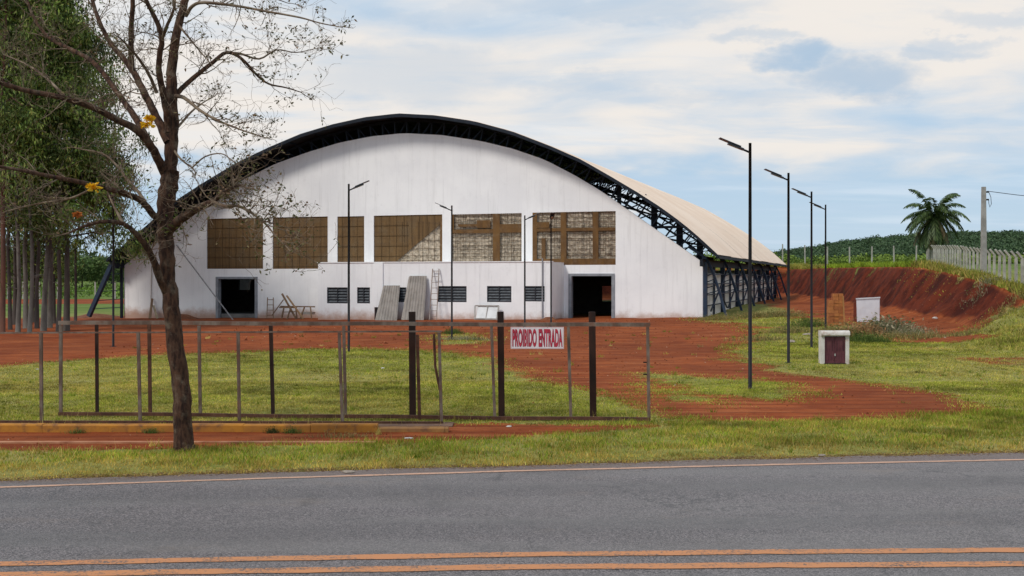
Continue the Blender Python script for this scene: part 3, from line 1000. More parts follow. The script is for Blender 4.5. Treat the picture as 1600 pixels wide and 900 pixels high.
    for dd in (-1.18, GL + .98):
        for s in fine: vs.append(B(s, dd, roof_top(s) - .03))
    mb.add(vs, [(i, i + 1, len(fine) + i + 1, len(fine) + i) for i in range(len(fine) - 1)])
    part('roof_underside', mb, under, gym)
    mb = MB()
    for a, b in zip(fine[:-1], fine[1:]):
        for dd in (-1.24,):
            mb.hexa([B(a, dd, roof_top(a) - .17), B(b, dd, roof_top(b) - .17), B(b, dd + .05, roof_top(b) - .17), B(a, dd + .05, roof_top(a) - .17),
                     B(a, dd, roof_top(a) + .03), B(b, dd, roof_top(b) + .03), B(b, dd + .05, roof_top(b) + .03), B(a, dd + .05, roof_top(a) + .03)])
    part('rim_trim', mb, M_NAVY, gym)
    for s in (rS[0], rS[-1]):
        z = roof_top(s)
        part('gutter', MB().bar(B(s, -1.2, z - .1), B(s, GL + 1, z - .1), .14, .14), M_NAVY, gym)
gymnasium()

# ------------------------------------------------------------------ things leaning on or standing by the facade
def gz(s, d):
    p = B(s, d, 0)
    return Hs(p[0], p[1])

M_WOOD = mat('scrap timber', (.26, .17, .10), (.17, .10, .06), 4, .85, .3, stretch=(1, 1, .3))
M_SHEET = mat('fibre cement', (.36, .325, .29), (.27, .245, .22), 2.5, .9, .3, dirt=(.20, .17, .14), dirt_amt=.5, dirt_scale=3)

def sheet(x0, x1, top, topx0, topx1, label):
    o = -3.3
    s0 = sz(x1, 490, o)[0]; s1 = sz(x0, 490, o)[0]; t0 = sz(topx1, top, -2.6)[0]; t1 = sz(topx0, top, -2.6)[0]; zt = sz((topx0 + topx1) / 2, top, -2.6)[1]
    zb = gz(s0, o) + .01
    root = empty('corrugated_sheet_stack', B((s0 + s1) / 2, o, zb), label, 'roof sheets', 'corrugated sheets leaning on the white annex')
    for q in range(3):
        mb = MB(); nu = 44; vs = []
        sh = .05 * q
        for side in (0, 1):
            for j in range(2):
                for i in range(nu + 1):
                    u = i / nu
                    w = math.cos(u * 7 * 2 * math.pi) * .028
                    s = (s0 + (s1 - s0) * u) if j == 0 else (t0 + (t1 - t0) * u)
                    s += sh * (.7 if j else 1.2)
                    d = (o if j == 0 else -2.62) + w + side * .012 + q * .03 - .02
                    vs.append(B(s, d, (zb if j == 0 else zt - q * .03)))
        n = nu + 1
        fs = [(i, i + 1, n + i + 1, n + i) for i in range(nu)] + [(2 * n + i, 3 * n + i, 3 * n + i + 1, 2 * n + i + 1) for i in range(nu)]
        fs += [(n + i, n + i + 1, 3 * n + i + 1, 3 * n + i) for i in range(nu)]
        mb.add(vs, fs)
        part('sheet', mb, M_SHEET, root)
sheet(588, 620, 446, 600, 625, 'shorter grey corrugated sheets leaning beside the small dark doorway')
sheet(629, 662, 431, 640, 667, 'taller grey corrugated sheets leaning on the annex next to the ladder')

def ladder(xb0, xb1, xt0, xt1, top, o0, o1, n, label, group, w=.05, m=None):
    s0, s1 = sz(xb0, 495, o0)[0], sz(xb1, 495, o0)[0]; t0, zt = sz(xt0, top, o1); t1, _ = sz(xt1, top, o1)
    zb = gz(s0, o0)
    root = empty('ladder', B((s0 + s1) / 2, o0, zb), label, 'ladder', group)
    A0, A1 = B(s0, o0, zb), B(s1, o0, zb); T0, T1 = B(t0, o1, zt), B(t1, o1, zt)
    m = m or M_WOOD
    part('rail', MB().bar(A0, T0, w), m, root); part('rail', MB().bar(A1, T1, w), m, root)
    for k in range(n):
        t = (k + .6) / n
        part('rung', MB().bar(A0.lerp(T0, t), A1.lerp(T1, t), w * .7), m, root)
M_OLDMETAL = mat('rusty tube', (.20, .15, .125), (.30, .25, .22), 4, .7, dirt=(.16, .06, .03), dirt_amt=.8, dirt_scale=3)
ladder(671, 682, 676, 686, 420, -3.5, -2.58, 9, 'tall thin ladder leaning on the annex right of the sheets', None, .045, M_OLDMETAL)
ladder(417, 427, 418, 427, 465, -.9, -.35, 4, 'short wooden ladder standing right of the left doorway', None, .055)

def lean(name, a, b, oa, ob, w, m, label, cat):
    s0, z0 = sz(*a, oa); s1, z1 = sz(*b, ob)
    z0 = gz(s0, oa) if a[1] > 480 else z0
    solo(name, MB().bar(B(s0, oa, z0), B(s1, ob, z1), w), m, B(s0, oa, z0), label, cat)
lean('pole', (364, 498), (276, 383), -2.6, -.1, .055, mat('grey galvanised pipe', (.33, .32, .32), (.20, .19, .19), 5, .5), 'long thin grey pipe leaning diagonally across the left doorway', 'pipe')
lean('plank', (234, 498), (238, 467), -.8, -.15, .13, M_WOOD, 'dark plank leaning on the wall near the left corner', 'plank')
lean('plank', (246, 498), (240, 478), -.9, -.2, .10, mat('pale plank', (.36, .28, .18), None, 4), 'pale short plank leaning near the left corner', 'plank')
lean('wall_conduit', (236, 470), (237, 415), -.06, -.06, .035, M_OLDMETAL, 'thin dark conduit running up the wall near the left corner', 'conduit')

def trestle():
    o = -1.2
    root = empty('timber_trestle', B(sz(462, 490, o)[0], o, gz(15, o)), 'low wooden trestle scaffold standing against the white wall', 'trestle')
    zt = sz(462, 479, o)[1]; g = gz(sz(462, 490, o)[0], o)
    for (x0, x1, lean_) in ((444, 440, 0), (455, 455, .5), (462, 464, 0), (485, 492, .4), (476, 474, .4)):
        s0 = sz(x0, 480, o)[0]; s1 = sz(x1, 498, o)[0]
        part('leg', MB().bar(B(s1, o - lean_, g), B(s0, o, zt), .07), M_WOOD, root)
    part('top_rail', MB().bar(B(sz(438, 480, o)[0], o, zt), B(sz(492, 480, o)[0], o, zt), .07), M_WOOD, root)
    part('top_rail', MB().bar(B(sz(443, 480, o)[0], o - .5, zt - .05), B(sz(470, 480, o)[0], o - .5, zt - .05), .07), M_WOOD, root)
    part('cross_rail', MB().bar(B(sz(442, 490, o)[0], o - .03, zt - .35), B(sz(466, 490, o)[0], o - .03, zt - .3), .05), M_WOOD, root)
    s0, z0 = sz(442, 459, o); s1, z1 = sz(467, 497, o)
    part('brace', MB().bar(B(s0, o - .1, z0), B(s1, o - .3, g), .09), M_WOOD, root)
    s0, z0 = sz(445, 468, o); s1, z1 = sz(428, 492, o)
    part('brace', MB().bar(B(s0, o - .15, z0), B(s1, o - .2, z1), .05), M_WOOD, root)
    lean('plank', (474, 498), (448, 462), -2.0, -1.5, .08, mat('orange plank', (.34, .21, .11), None, 4), 'light plank leaning over the wooden trestle', 'plank')
    part('shelf', bbox(MB(), sz(490, 490, o)[0], sz(473, 490, o)[0], o - .2, o + .2, g + .3, g + .45), M_SHEET, root)
trestle()

def panel_frame():
    o = -3.1
    g = gz(sz(760, 490, o)[0], o)
    s0 = sz(776, 490, o)[0]; s1 = sz(742, 490, o)[0]; zt = sz(760, 478, o)[1]
    root = empty('metal_frame', B((s0 + s1) / 2, o, g), 'pale framed window unit leaning on the annex under the louvred windows', 'frame')
    m = mat('dull pale frame', (.40, .37, .34), (.28, .26, .24), 4, .7); 
    for s, t in ((s0, .0), ((s0 + s1) / 2, 0), (s1, .12)):
        part('stile', MB().bar(B(s, o, g), B(s + t, o + .35, zt), .07 if s != (s0 + s1) / 2 else .05), m, root)
    part('rail', MB().bar(B(s0, o + .34, zt), B(s1 + .1, o + .34, zt), .07), m, root)
    part('rail', MB().bar(B(s0, o, g + .06), B(s1, o, g + .06), .07), m, root)
    part('pane', MB().hexa([B(s0 + .05, o + .03, g + .1), B(s1 - .05, o + .03, g + .1), B(s1 - .05, o + .05, g + .1), B(s0 + .05, o + .05, g + .1),
                            B(s0 + .05, o + .36, zt - .03), B(s1 - .05, o + .36, zt - .03), B(s1 - .05, o + .38, zt - .03), B(s0 + .05, o + .38, zt - .03)]),
         mat('milky pane', (.62, .62, .62), (.5, .5, .5), 2, .5), root)
panel_frame()

def heap(px, o, r, h, m, name, label, cat, seed=0):
    s = sz(px, 495, o)[0]; c = B(s, o, 0); g = Hs(c[0], c[1]); rnd = random.Random(seed)
    mb = MB(); n = 14; vs = [(c[0], c[1], g + h)]
    for k, (rr, hh) in enumerate(((.35, .8), (.7, .4), (1, -.05))):
        for i in range(n):
            a = 2 * math.pi * i / n
            q = r * rr * rnd.uniform(.8, 1.2)
            vs.append((c[0] + math.cos(a) * q * 1.5, c[1] + math.sin(a) * q, g + h * hh * rnd.uniform(.8, 1.15)))
    fs = [(0, 1 + i, 1 + (i + 1) % n) for i in range(n)]
    for k in range(2):
        fs += [(1 + k * n + i, 1 + (k + 1) * n + i, 1 + (k + 1) * n + (i + 1) % n, 1 + k * n + (i + 1) % n) for i in range(n)]
    mb.add(vs, fs)
    solo(name, mb, m, (c[0], c[1], g), label, cat, smooth=True)
M_SOILP = mat('heaped earth', (.14, .045, .02), (.20, .08, .04), 4, .95, .8)
heap(285, -1.5, .8, .35, M_SOILP, 'soil_heap', 'small dark soil heap by the wall behind the tree trunk', 'soil heap', 1)
heap(858, -3.2, .35, .18, M_SOILP, 'soil_heap', 'little rubble pile at the foot of the annex left of the right doorway', 'rubble', 2)
heap(150, 1.0, 1.2, .3, M_SOILP, 'soil_heap', 'low red soil heap at the left foot of the leaning steel leg', 'soil heap', 3)


# ------------------------------------------------------------------ solar street lamps
M_POLE = mat('dark lamp steel', (.007, .007, .009), (.014, .013, .015), 3, .55, spec=.2, dirt=(.05, .028, .02), dirt_amt=.4, dirt_scale=2)

def lamp_proto():
    root = empty('street_lamp', (0, 0, 0), 'x', 'street lamp', 'solar street lamps')
    part('pole', MB().tube([(0, 0, -.1), (0, 0, 2.6), (0, 0, 5.1)], [.040, .036, .030], 10), M_POLE, root, True)
    part('base_plate', MB().box(-.09, .09, -.09, .09, -.03, .012), M_POLE, root)
    part('arm', MB().tube([(0, 0, 4.90), (-.15, 0, 4.965)], .020, 8), M_POLE, root)
    h = MB(); a = Vector((-.14, 0, 4.965)); b = Vector((-.46, 0, 5.09))
    h.bar(a, b, .14, .035, up=(0, 0, 1))
    part('lamp_head', h, M_DARK, root)
    # solar panel rides over the head, thinner and longer
    part('solar_panel', MB().bar(Vector((-.20, 0, 5.02)), Vector((-.64, 0, 5.20)), .20, .014), M_GLASS, root)
    part('bracket', MB().bar(Vector((-.03, 0, 4.92)), Vector((-.24, 0, 5.005)), .03, .03), M_POLE, root)
    part('led_strip', MB().bar(Vector((-.24, 0, 4.983)), Vector((-.42, 0, 5.053)), .08, .008), mat('lamp lens', (.5, .5, .48), None, 2, .3), root)
    return root
lamp0 = lamp_proto()
LAMPS = [(1172, 607, 22.6, 0, 1.0, 'nearest and tallest solar street lamp at the edge of the dirt drive'),
         (1232, 568, 29.2, 0, 1.0, 'second solar street lamp of the right row, in grass left of the meter box'),
         (1268, 0, 35.6, 0, 1.0, 'third solar street lamp of the right row, in front of the navy steel frame end'),
         (1290, 0, 43.6, 0, 1.0, 'fourth and farthest solar street lamp of the right row, beside the brick stack'),
         (545, 0, 34.0, 180, 1.03, 'solar street lamp before the narrow brown opening, head pointing right'),
         (706, 0, 41.6, 0, 1.0, 'solar street lamp before the gap between brown openings, head pointing left'),
         (820, 0, 48.5, 200, 1.0, 'solar street lamp beside the last louvred window, head pointing right'),
         (861, 0, 49.0, 95, 1.0, 'solar street lamp left of the right doorway, head facing the building'),
         (177, 0, 37.6, 100, 1.0, 'solar street lamp left of the white wall, its head hidden in branches')]
for i, (px, py, Y, rz, sc, lab) in enumerate(LAMPS):
    o = lamp0 if i == 0 else copy_tree(lamp0)
    X = (px - 800) / F * Y
    o.location = (X, Y, Hs(X, Y)); o.rotation_euler.z = math.radians(rz)
    o.scale.z = sc
    o['label'] = lab


# ------------------------------------------------------------------ gates, posts, sign, kerb
M_TUBE = mat('weathered gate tube', (.19, .145, .115), (.10, .062, .045), 6, .75, .3, dirt=(.15, .055, .03), dirt_amt=.75, dirt_scale=5, stretch=(1, 1, .5))
M_RUST = mat('dark rusty post', (.014, .007, .005), (.036, .013, .008), 5, .8, .3, stretch=(1, 1, .4), dirt=(.07, .022, .010), dirt_amt=.4, dirt_scale=3)
M_RUST2 = mat('red brown rusty rail', (.11, .045, .025), (.06, .025, .016), 6, .85, .3, dirt=(.18, .09, .05), dirt_amt=.5, dirt_scale=4)

def gates():
    # big sliding gate frame
    def YA(px): return 18.0 + (17.35 - 18.0) * (px - 93) / (1015 - 93)
    def XA(px): return (px - 800) / F * YA(px)
    zA = 1.555
    ra = empty('sliding_gate', (XA(554), YA(554), 0), 'long rusty sliding gate frame carrying the red and white sign', 'gate')
    def pA(px, z): return Vector((XA(px), YA(px), z))
    top = MB(); bot = MB()
    xs = [92, 250, 424, 600, 783, 926, 1016]
    dz = [0, .008, -.006, .004, -.01, .0, -.004]
    for a, b, da, db in zip(xs[:-1], xs[1:], dz[:-1], dz[1:]):
        top.bar(pA(a, zA + da), pA(b, zA + db), .055, .062)
    for a, b, da, db in zip(xs[:-1], xs[1:], dz[:-1], dz[1:]):
        bot.bar(pA(a, .05 + da), pA(b, .05 + db), .05, .055)
    part('top_rail', top, M_TUBE, ra); part('bottom_rail', bot, M_RUST2, ra)
    for px, pb in ((95, 95), (311, 313), (537, 540), (768, 773), (888, 892), (1012, 1014)):
        part('upright', MB().bar(pA(px, zA - .04), pA(pb, .07), .046), M_TUBE, ra)
    part('latch', MB().bar(pA(1005, .95), pA(1012, .95), .02).bar(pA(1005, .76), pA(1012, .76), .02), M_RUST, ra)
    # shorter gate frame in front
    YB = 17.05
    rb = empty('sliding_gate', (-6, YB, 0), 'lower thin-tubed gate frame in front of the long one, ending right of the dark post', 'gate')
    def pB(px, z, dy=0): return Vector(((px - 800) / F * YB, YB + dy, z))
    zB = 1.44
    part('top_rail', MB().bar(pB(-160, zB - .01), pB(690, zB + .02), .024), M_TUBE, rb)
    part('bottom_rail', MB().bar(pB(-160, .04), pB(692, .02), .055), M_RUST2, rb)
    for px, pb in ((-120, -120), (64, 65), (216, 219), (372, 374), (530, 535), (686, 690)):
        part('upright', MB().bar(pB(px, zB), pB(pb, .05), .044), M_TUBE, rb)
    # posts
    for px, pb, Y, z1, w, lab in ((644, 645, 17.95, 1.74, .105, 'thick dark steel post rising above the gate rail, leftmost of three'),
                             (782, 784, 17.95, 1.74, .105, 'thick dark steel post rising above the gate rail, just left of the sign'),
                             (925, 927, 17.9, 1.74, .105, 'thick dark steel post rising above the gate rail, right of the sign'),
                             (151, 152, 18.3, 1.52, .046, 'slim dark post behind the gate, nearest the left end'),
                             (233, 235, 18.3, 1.52, .050, 'slim dark post behind the gate, just left of the tree trunk'),
                             (423, 427, 18.3, 1.52, .056, 'slim dark post behind the gate, right of the tree trunk'),
                             (652, 656, 17.6, 1.38, .05, 'thin brown slanting post close to the leftmost thick post')):
        x0 = (px - 800) / F * Y; x1 = (pb - 800) / F * Y
        mb = MB().bar((x1, Y, -.15), (x0, Y, z1), w, w)
        o = solo('gate_post', mb, M_RUST if w != .05 else M_RUST2, (x1, Y, 0), lab, 'post', 'dark posts behind the gate')
    # short brown crooked upright by the end of the front gate
    x0 = (683 - 800) / F * 17.2
    solo('rusty_bar', MB().tube([(x0 - .05, 17.2, 1.41), (x0 - .03, 17.2, .9), (x0 + .05, 17.2, .5), (x0 + .06, 17.2, .02)], .022, 6), M_RUST2, (x0, 17.2, 0),
         'bent brown rusty bar tied to the right end of the lower gate', 'bar')
gates()

def sign():
    Y = 17.30
    x0 = (798 - 800) / F * Y; x1 = (881 - 800) / F * Y; z1 = EYE - (511 - HY) / F * Y; z0 = EYE - (545 - HY) / F * Y
    root = empty('warning_sign', ((x0 + x1) / 2, Y, z0), 'small white sign with red capitals hanging from the gate rail', 'sign')
    part('board', MB().box(x0, x1, Y, Y + .006, z0, z1), mat('sign board white', (.76, .68, .69), (.66, .58, .59), 6, .5), root)
    e = .006
    part('border', MB().box(x0 + e, x1 - e, Y - .0015, Y - .0002, z0 + e, z0 + 2 * e).box(x0 + e, x1 - e, Y - .0015, Y - .0002, z1 - 2 * e, z1 - e)
         .box(x0 + e, x0 + 2 * e, Y - .0015, Y - .0002, z0 + 2 * e, z1 - 2 * e).box(x1 - 2 * e, x1 - e, Y - .0015, Y - .0002, z0 + 2 * e, z1 - 2 * e),
         mat('sign pink border', (.62, .40, .42), None, 5, .5), root)
    def word(txt, a, b, lo, hi, y, m, off):
        cu = bpy.data.curves.new('lettering', 'FONT'); cu.body = txt; cu.size = 1; cu.offset = off; cu.space_character = 1.06
        to = bpy.data.objects.new('lettering', cu); COL.objects.link(to)
        bpy.context.view_layer.update()
        me = bpy.data.meshes.new_from_object(to.evaluated_get(bpy.context.evaluated_depsgraph_get()))
        bpy.data.objects.remove(to)
        co = np.empty(len(me.vertices) * 3); me.vertices.foreach_get('co', co); co = co.reshape(-1, 3)
        mn, mx = co.min(0), co.max(0)
        n = np.empty_like(co)
        n[:, 0] = a + (co[:, 0] - mn[0]) / (mx[0] - mn[0]) * (b - a)
        n[:, 2] = lo + (co[:, 1] - mn[1]) / (mx[1] - mn[1]) * (hi - lo)
        n[:, 1] = y
        n -= np.array(wloc(root))
        me.vertices.foreach_set('co', n.ravel()); me.materials.clear(); me.materials.append(m); me.update()
        link('lettering', me, root)
    red = mat('sign red', (.48, .03, .055), (.40, .028, .05), 6, .5); dk = mat('sign dark outline', (.12, .02, .05), None, 6, .5)
    w = x1 - x0
    for (txt, a, b) in (('PROIBIDO', x0 + .025, x0 + w * .485), ('ENTRADA', x0 + w * .525, x1 - .025)):
        word(txt, a + .004, b + .004, z0 + .030, z1 - .034, Y - .0016, dk, .045)
        word(txt, a, b, z0 + .034, z1 - .030, Y - .003, red, .03)
    part('tie', MB().tube([((x0 + x1) / 2 + .16, Y, z1 - .01), ((x0 + x1) / 2 + .17, Y + .02, z1 + .06)], .004, 5)
         .tube([((x0 + x1) / 2 - .22, Y, z1 - .01), ((x0 + x1) / 2 - .22, Y + .02, z1 + .06)], .004, 5), M_TUBE, root)
sign()

def kerb():
    ym = mat('worn yellow kerb paint', (.44, .185, .022), (.32, .13, .025), 3, .8, .3, dirt=(.15, .065, .03), dirt_amt=.95, dirt_scale=5)
    ym2 = mat('faded yellow kerb paint', (.34, .165, .045), (.22, .11, .05), 3, .85, .3, dirt=(.15, .07, .04), dirt_amt=.95, dirt_scale=5)
    x = -12.0
    k = 0
    root = empty('kerb', (-5, 16.2, 0), 'worn yellow painted kerb of short concrete stones along the lot', 'kerb')
    rnd = random.Random(5)
    while x < -.95:
        L = 1.0
        x1 = min(x + L - .005, -.95)
        dy = rnd.uniform(-.012, .012); dz = rnd.uniform(-.006, .006)
        zt = .115 + dz - (0.045 if x > -2.1 else 0)
        mb = MB(); y0, y1 = 16.2 + dy, 16.34 + dy; c = .018
        mb.add([(x, y0, -.06), (x1, y0, -.06), (x1, y1, -.06), (x, y1, -.06), (x, y0, zt - c), (x1, y0, zt - c), (x1, y1, zt), (x, y1, zt), (x, y0 + c, zt), (x1, y0 + c, zt)],
               [(0, 1, 5, 4), (4, 5, 9, 8), (8, 9, 6, 7), (2, 3, 7, 6), (1, 2, 6, 9, 5), (0, 4, 8, 7, 3)])
        part('kerb_stone', mb, ym if x < -2.2 else ym2, root)
        x += L; k += 1
    # half buried edging along the dirt lane
    em = mat('dusty pale edging', (.46, .22, .12), (.34, .14, .07), 3, .9, .4, dirt=(.20, .06, .025), dirt_amt=.8, dirt_scale=2)
    solo('edging', MB().box(-13, -1.9, 15.10, 15.19, -.06, .022), em, (-5, 15.1, 0), 'half buried pale edging line running through the dirt strip before the tree', 'edging')
    # concrete track beam of the sliding gate
    tm = mat('dusty gate track concrete', (.20, .115, .075), (.13, .07, .045), 3, .9, .4, dirt=(.20, .06, .025), dirt_amt=.7, dirt_scale=2)
    solo('gate_track', MB().box(-12, -.92, 16.75, 17.22, -.06, .018), tm, (-5, 17, 0), 'low dusty concrete strip under the gate frames', 'gate track')
kerb()


# ------------------------------------------------------------------ tabebuia tree in the foreground
TY = 14.5
TPX = TY / F
M_BARK = mat('dark brown bark', (.022, .009, .006), (.095, .045, .026), 11, .95, 1.0, 22, stretch=(1.8, 1.8, .5), dirt=(.22, .17, .12), dirt_amt=.5, dirt_scale=7)
M_TWIG = mat('brown twig bark', (.11, .065, .042), (.24, .18, .125), 5, .9, dirt=(.035, .022, .016), dirt_amt=.5, dirt_scale=3)

def fg_tree():
    rnd = random.Random(42)
    base = Vector(((289 - 800) / F * TY, TY, Hs((289 - 800) / F * TY, TY)))
    root = empty('bare_tree', base, 'nearly leafless roadside tree with brown bark and two yellow blossoms', 'tree')
    def line(pts, y0, y1, w0, w1, fine=True):
        """pts px; depth goes from y0 to y1 (offset from trunk plane)"""
        n = len(pts); out = []; rad = []
        for i, (px, py) in enumerate(pts):
            t = i / (n - 1)
            Y = TY + y0 + (y1 - y0) * t
            out.append(P(px, py, Y)); rad.append((w0 + (w1 - w0) * t) * TPX / 2)
        # catmull-rom
        res = []; rr = []
        ext = [out[0] * 2 - out[1]] + out + [out[-1] * 2 - out[-2]]
        for i in range(1, n):
            p0, p1, p2, p3 = ext[i - 1], ext[i], ext[i + 1], ext[i + 2]
            K = 4
            for k in range(K):
                t = k / K
                q = .5 * ((2 * p1) + (p2 - p0) * t + (2 * p0 - 5 * p1 + 4 * p2 - p3) * t * t + (3 * p1 - p0 - 3 * p2 + p3) * t ** 3)
                j = rad[i - 1] * .12
                if i > 1 or k > 0: q = q + Vector((rnd.uniform(-j, j), rnd.uniform(-j, j), 0))
                res.append(q); rr.append((rad[i - 1] + (rad[i] - rad[i - 1]) * t) * rnd.uniform(.97, 1.03))
        res.append(out[-1]); rr.append(rad[-1])
        return res, rr
    trunk_px = [(289, 708), (288, 690), (286, 650), (282, 600), (275, 540), (268, 480), (262, 430), (260, 385), (258, 340), (262, 300), (266, 268)]
    pts, rad = line(trunk_px, 0, 0, 30, 30)
    wd = [36, 31, 28.5, 27.5, 26.5, 25.5, 24.5, 24, 25, 29, 27]
    rad = [np.interp(i / (len(pts) - 1), np.linspace(0, 1, len(wd)), wd) * TPX / 2 * rnd.uniform(.985, 1.015) for i in range(len(pts))]
    mb = MB().tube(pts, rad, 14)
    part('trunk', mb, M_BARK, root, True)
    #  (points, depth start, depth end, width start, width end)
    BR = [
        ([(266, 270), (268, 230), (270, 190), (268, 150), (268, 115), (271, 80), (278, 42), (287, 10), (294, -30), (300, -80)], 0, .3, 22, 9),
        ([(264, 205), (259, 165), (252, 130), (248, 98), (253, 60), (243, 30), (228, 0), (214, -40)], 0, -.8, 12, 5),
        ([(253, 60), (262, 38), (272, 12), (274, -20)], -.3, -.7, 6, 3),
        ([(263, 222), (248, 190), (233, 160), (218, 130), (206, 108), (190, 88), (173, 68), (156, 35), (144, 0), (130, -40)], 0, .9, 14, 5),
        ([(206, 108), (205, 70), (206, 30), (208, -10), (205, -50)], .5, .2, 10, 6),
        ([(245, 145), (232, 115), (217, 92), (200, 72), (188, 60)], .1, -.6, 6, 2.5),
        ([(260, 275), (247, 248), (233, 224), (212, 202), (180, 186), (145, 168), (95, 152), (35, 140), (-15, 124), (-60, 115)], 0, -1.6, 15, 5),
        ([(234, 225), (212, 185), (196, 162), (173, 130), (143, 95), (110, 77), (78, 60), (55, 32), (40, -5)], -.3, 1.2, 11, 4),
        ([(272, 152), (284, 138), (302, 122), (332, 98), (354, 82), (378, 92), (400, 116), (420, 131), (447, 137), (470, 144)], .1, 1.0, 9, 1.6),
        ([(354, 82), (376, 84), (405, 92), (432, 78), (462, 82), (492, 76)], .5, 1.3, 4.5, 1.2),
        ([(272, 150), (288, 153), (312, 172), (340, 188), (377, 203), (410, 214)], .1, -1.0, 7, 1.5),
        ([(268, 210), (282, 194), (300, 174), (318, 160), (336, 150)], 0, .8, 5, 1.5),
        ([(290, 25), (300, 10), (318, 4), (367, 9), (417, 18), (467, 27), (500, 36), (530, 42)], .2, -.4, 6.5, 1.3),
        ([(256, 345), (240, 336), (221, 314), (188, 300), (160, 293), (117, 283), (67, 273), (10, 262), (-40, 256)], 0, -1.9, 12, 3.5),
        ([(230, 322), (216, 300), (197, 278), (182, 258), (160, 240), (120, 232)], -.3, .7, 6, 2),
        ([(262, 462), (251, 438), (240, 408), (230, 387), (213, 366), (193, 350), (163, 346), (133, 353), (108, 364)], 0, -1.2, 13, 3),
        ([(193, 350), (182, 330), (176, 318), (168, 300)], -.7, -.2, 5, 2),
        ([(262, 362), (283, 342), (308, 326), (332, 315), (352, 300), (372, 290)], 0, -1.2, 17, 4),
        ([(332, 315), (350, 322), (372, 322), (395, 334), (415, 350), (430, 368), (450, 388)], -.8, -1.4, 6, 1.5),
        ([(272, 235), (284, 250), (300, 262), (306, 270)], 0, -.5, 4, 1.5),
        ([(100, 150), (70, 120), (40, 100), (5, 85)], -.7, .2, 5, 2),
        ([(150, 292), (110, 310), (60, 318), (10, 330)], -.9, .2, 4, 1.8),
        ([(277, 60), (255, 78), (240, 76), (225, 78)], .1, .3, 2.5, 1.5),
        ([(280, 40), (296, 60), (316, 84), (330, 100)], .1, -.5, 4, 1.3),
        ([(300, -80), (330, -60), (370, -30), (410, -10), (450, 5)], .3, .8, 6, 1.3),
        ([(300, 262), (320, 245), (345, 240), (362, 250), (378, 262)], -.5, -.9, 2.6, 1.0),
    ]
    lines = []
    for (pp, y0, y1, w0, w1) in BR:
        p, r = line(pp, y0, y1, w0, w1)
        lines.append((p, r))
        part('branch', MB().tube(p, r, 9 if w0 > 8 else 7), M_BARK if w0 >= 9 else M_TWIG, root, True)
    # twigs, grown from the branches, three generations
    tw = MB(); tips = []
    def grow(p, d, L, r, gen):
        n = 5; pts = [p]; rad = [r]
        q = Vector(p); dd = d.normalized()
        for i in range(n):
            dd = (dd + Vector((rnd.gauss(0, .22), rnd.gauss(0, .20), rnd.gauss(.05, .22)))).normalized()
            q = q + dd * (L / n); pts.append(q.copy()); rad.append(max(r * (1 - .7 * (i + 1) / n), .0018))
        tw.tube(pts, rad, 4 if r > .005 else 3, cap=False)
        tips.append((pts[-1], dd))
        if gen > 0:
            for k in range(rnd.choice((3, 4, 4, 5)) if gen > 1 else rnd.choice((1, 2, 3, 3))):
                i = rnd.randint(1, n)
                nd = (dd * .5 + Vector((rnd.gauss(0, .7), rnd.gauss(0, .6), rnd.gauss(.15, .6)))).normalized()
                grow(pts[i], nd, L * rnd.uniform(.4, .72), max(rad[i] * .7, .002), gen - 1)
    for (p, r), (pp, y0, y1, w0, w1) in zip(lines, BR):
        n = len(p); Ltot = sum((p[i + 1] - p[i]).length for i in range(n - 1))
        cnt = int(Ltot * (7.0 if w0 < 10 else 5.0) * (1.45 if pp[-1][0] < 230 else 1.0) * (3.0 if pp[0][1] > 300 and pp[-1][0] > 300 else 1))
        for k in range(cnt):
            t = rnd.uniform(.12, 1) ** .8
            i = min(int(t * (n - 1)), n - 2)
            d0 = (p[i + 1] - p[i]).normalized()
            side = Vector((rnd.gauss(0, 1), rnd.gauss(0, .8), rnd.gauss(.1, .9)))
            nd = (d0 * .7 + side * .8).normalized()
            grow(p[i].lerp(p[i + 1], rnd.random()), nd, rnd.uniform(.2, .62), min(r[i] * .42, .0095), 2)
        grow(p[-1], (p[-1] - p[-2]), .25, r[-1], 2)
    tag(part('twig', tw, M_TWIG, root), kind='stuff')
    # small withered leaves and seed husks at some tips
    sel = [t for t in tips if rnd.random() < .22]
    cen = np.array([list(t[0]) for t in sel])
    cen = np.repeat(cen, 2, axis=0) + RNG.normal(0, .012, (len(cen) * 2, 3))
    # denser tufts on the right hand boughs
    ex = [t[0] for t in tips if t[0].x > P(370, 0, TY).x and rnd.random() < .20]
    if ex:
        e = np.repeat(np.array([list(t) for t in ex]), 4, axis=0); e = e + RNG.normal(0, .028, e.shape)
        cen = np.vstack([cen, e])
    q = leaf_quads(cen, .055, .024, .3)
    tag(polys('leaf', q, 4, tints(len(q), [(.11, .10, .035), (.17, .13, .06), (.07, .075, .025), (.20, .12, .07)], [4, 3, 3, 2]), leafmat('withered leaf'), root, tuple(wloc(root))), kind='stuff')
    for (px, py, r) in ((231, 194, .085), (147, 292, .075), (234, 184, .05), (120, 335, .03)):
        Y = TY + (-1.35 if px < 200 else -.6); r *= .82
        c = np.array(P(px, py, Y)) + RNG.normal(0, r * .5, (70, 3)) * np.array([1, 1, .6])
        col = [(.85, .50, .012), (.75, .36, .008), (.88, .60, .06)] if r > .03 else [(.5, .16, .04)]
        qq = leaf_quads(c, .05, .04, 0)
        polys('flower_cluster', qq, 4, tints(len(qq), col, [1] * len(col), .1), leafmat('yellow petal', .5, .3), root, tuple(wloc(root)))
    # green sprout at the fork
    c = np.array(P(277, 350, TY - .15)) + RNG.normal(0, .07, (60, 3))
    q = leaf_quads(c, .07, .03, -.3)
    tag(polys('sprout', q, 4, tints(len(q), [(.09, .13, .03), (.14, .15, .04)], [1, 1]), leafmat('withered leaf'), root, tuple(wloc(root))), kind='stuff')
fg_tree()


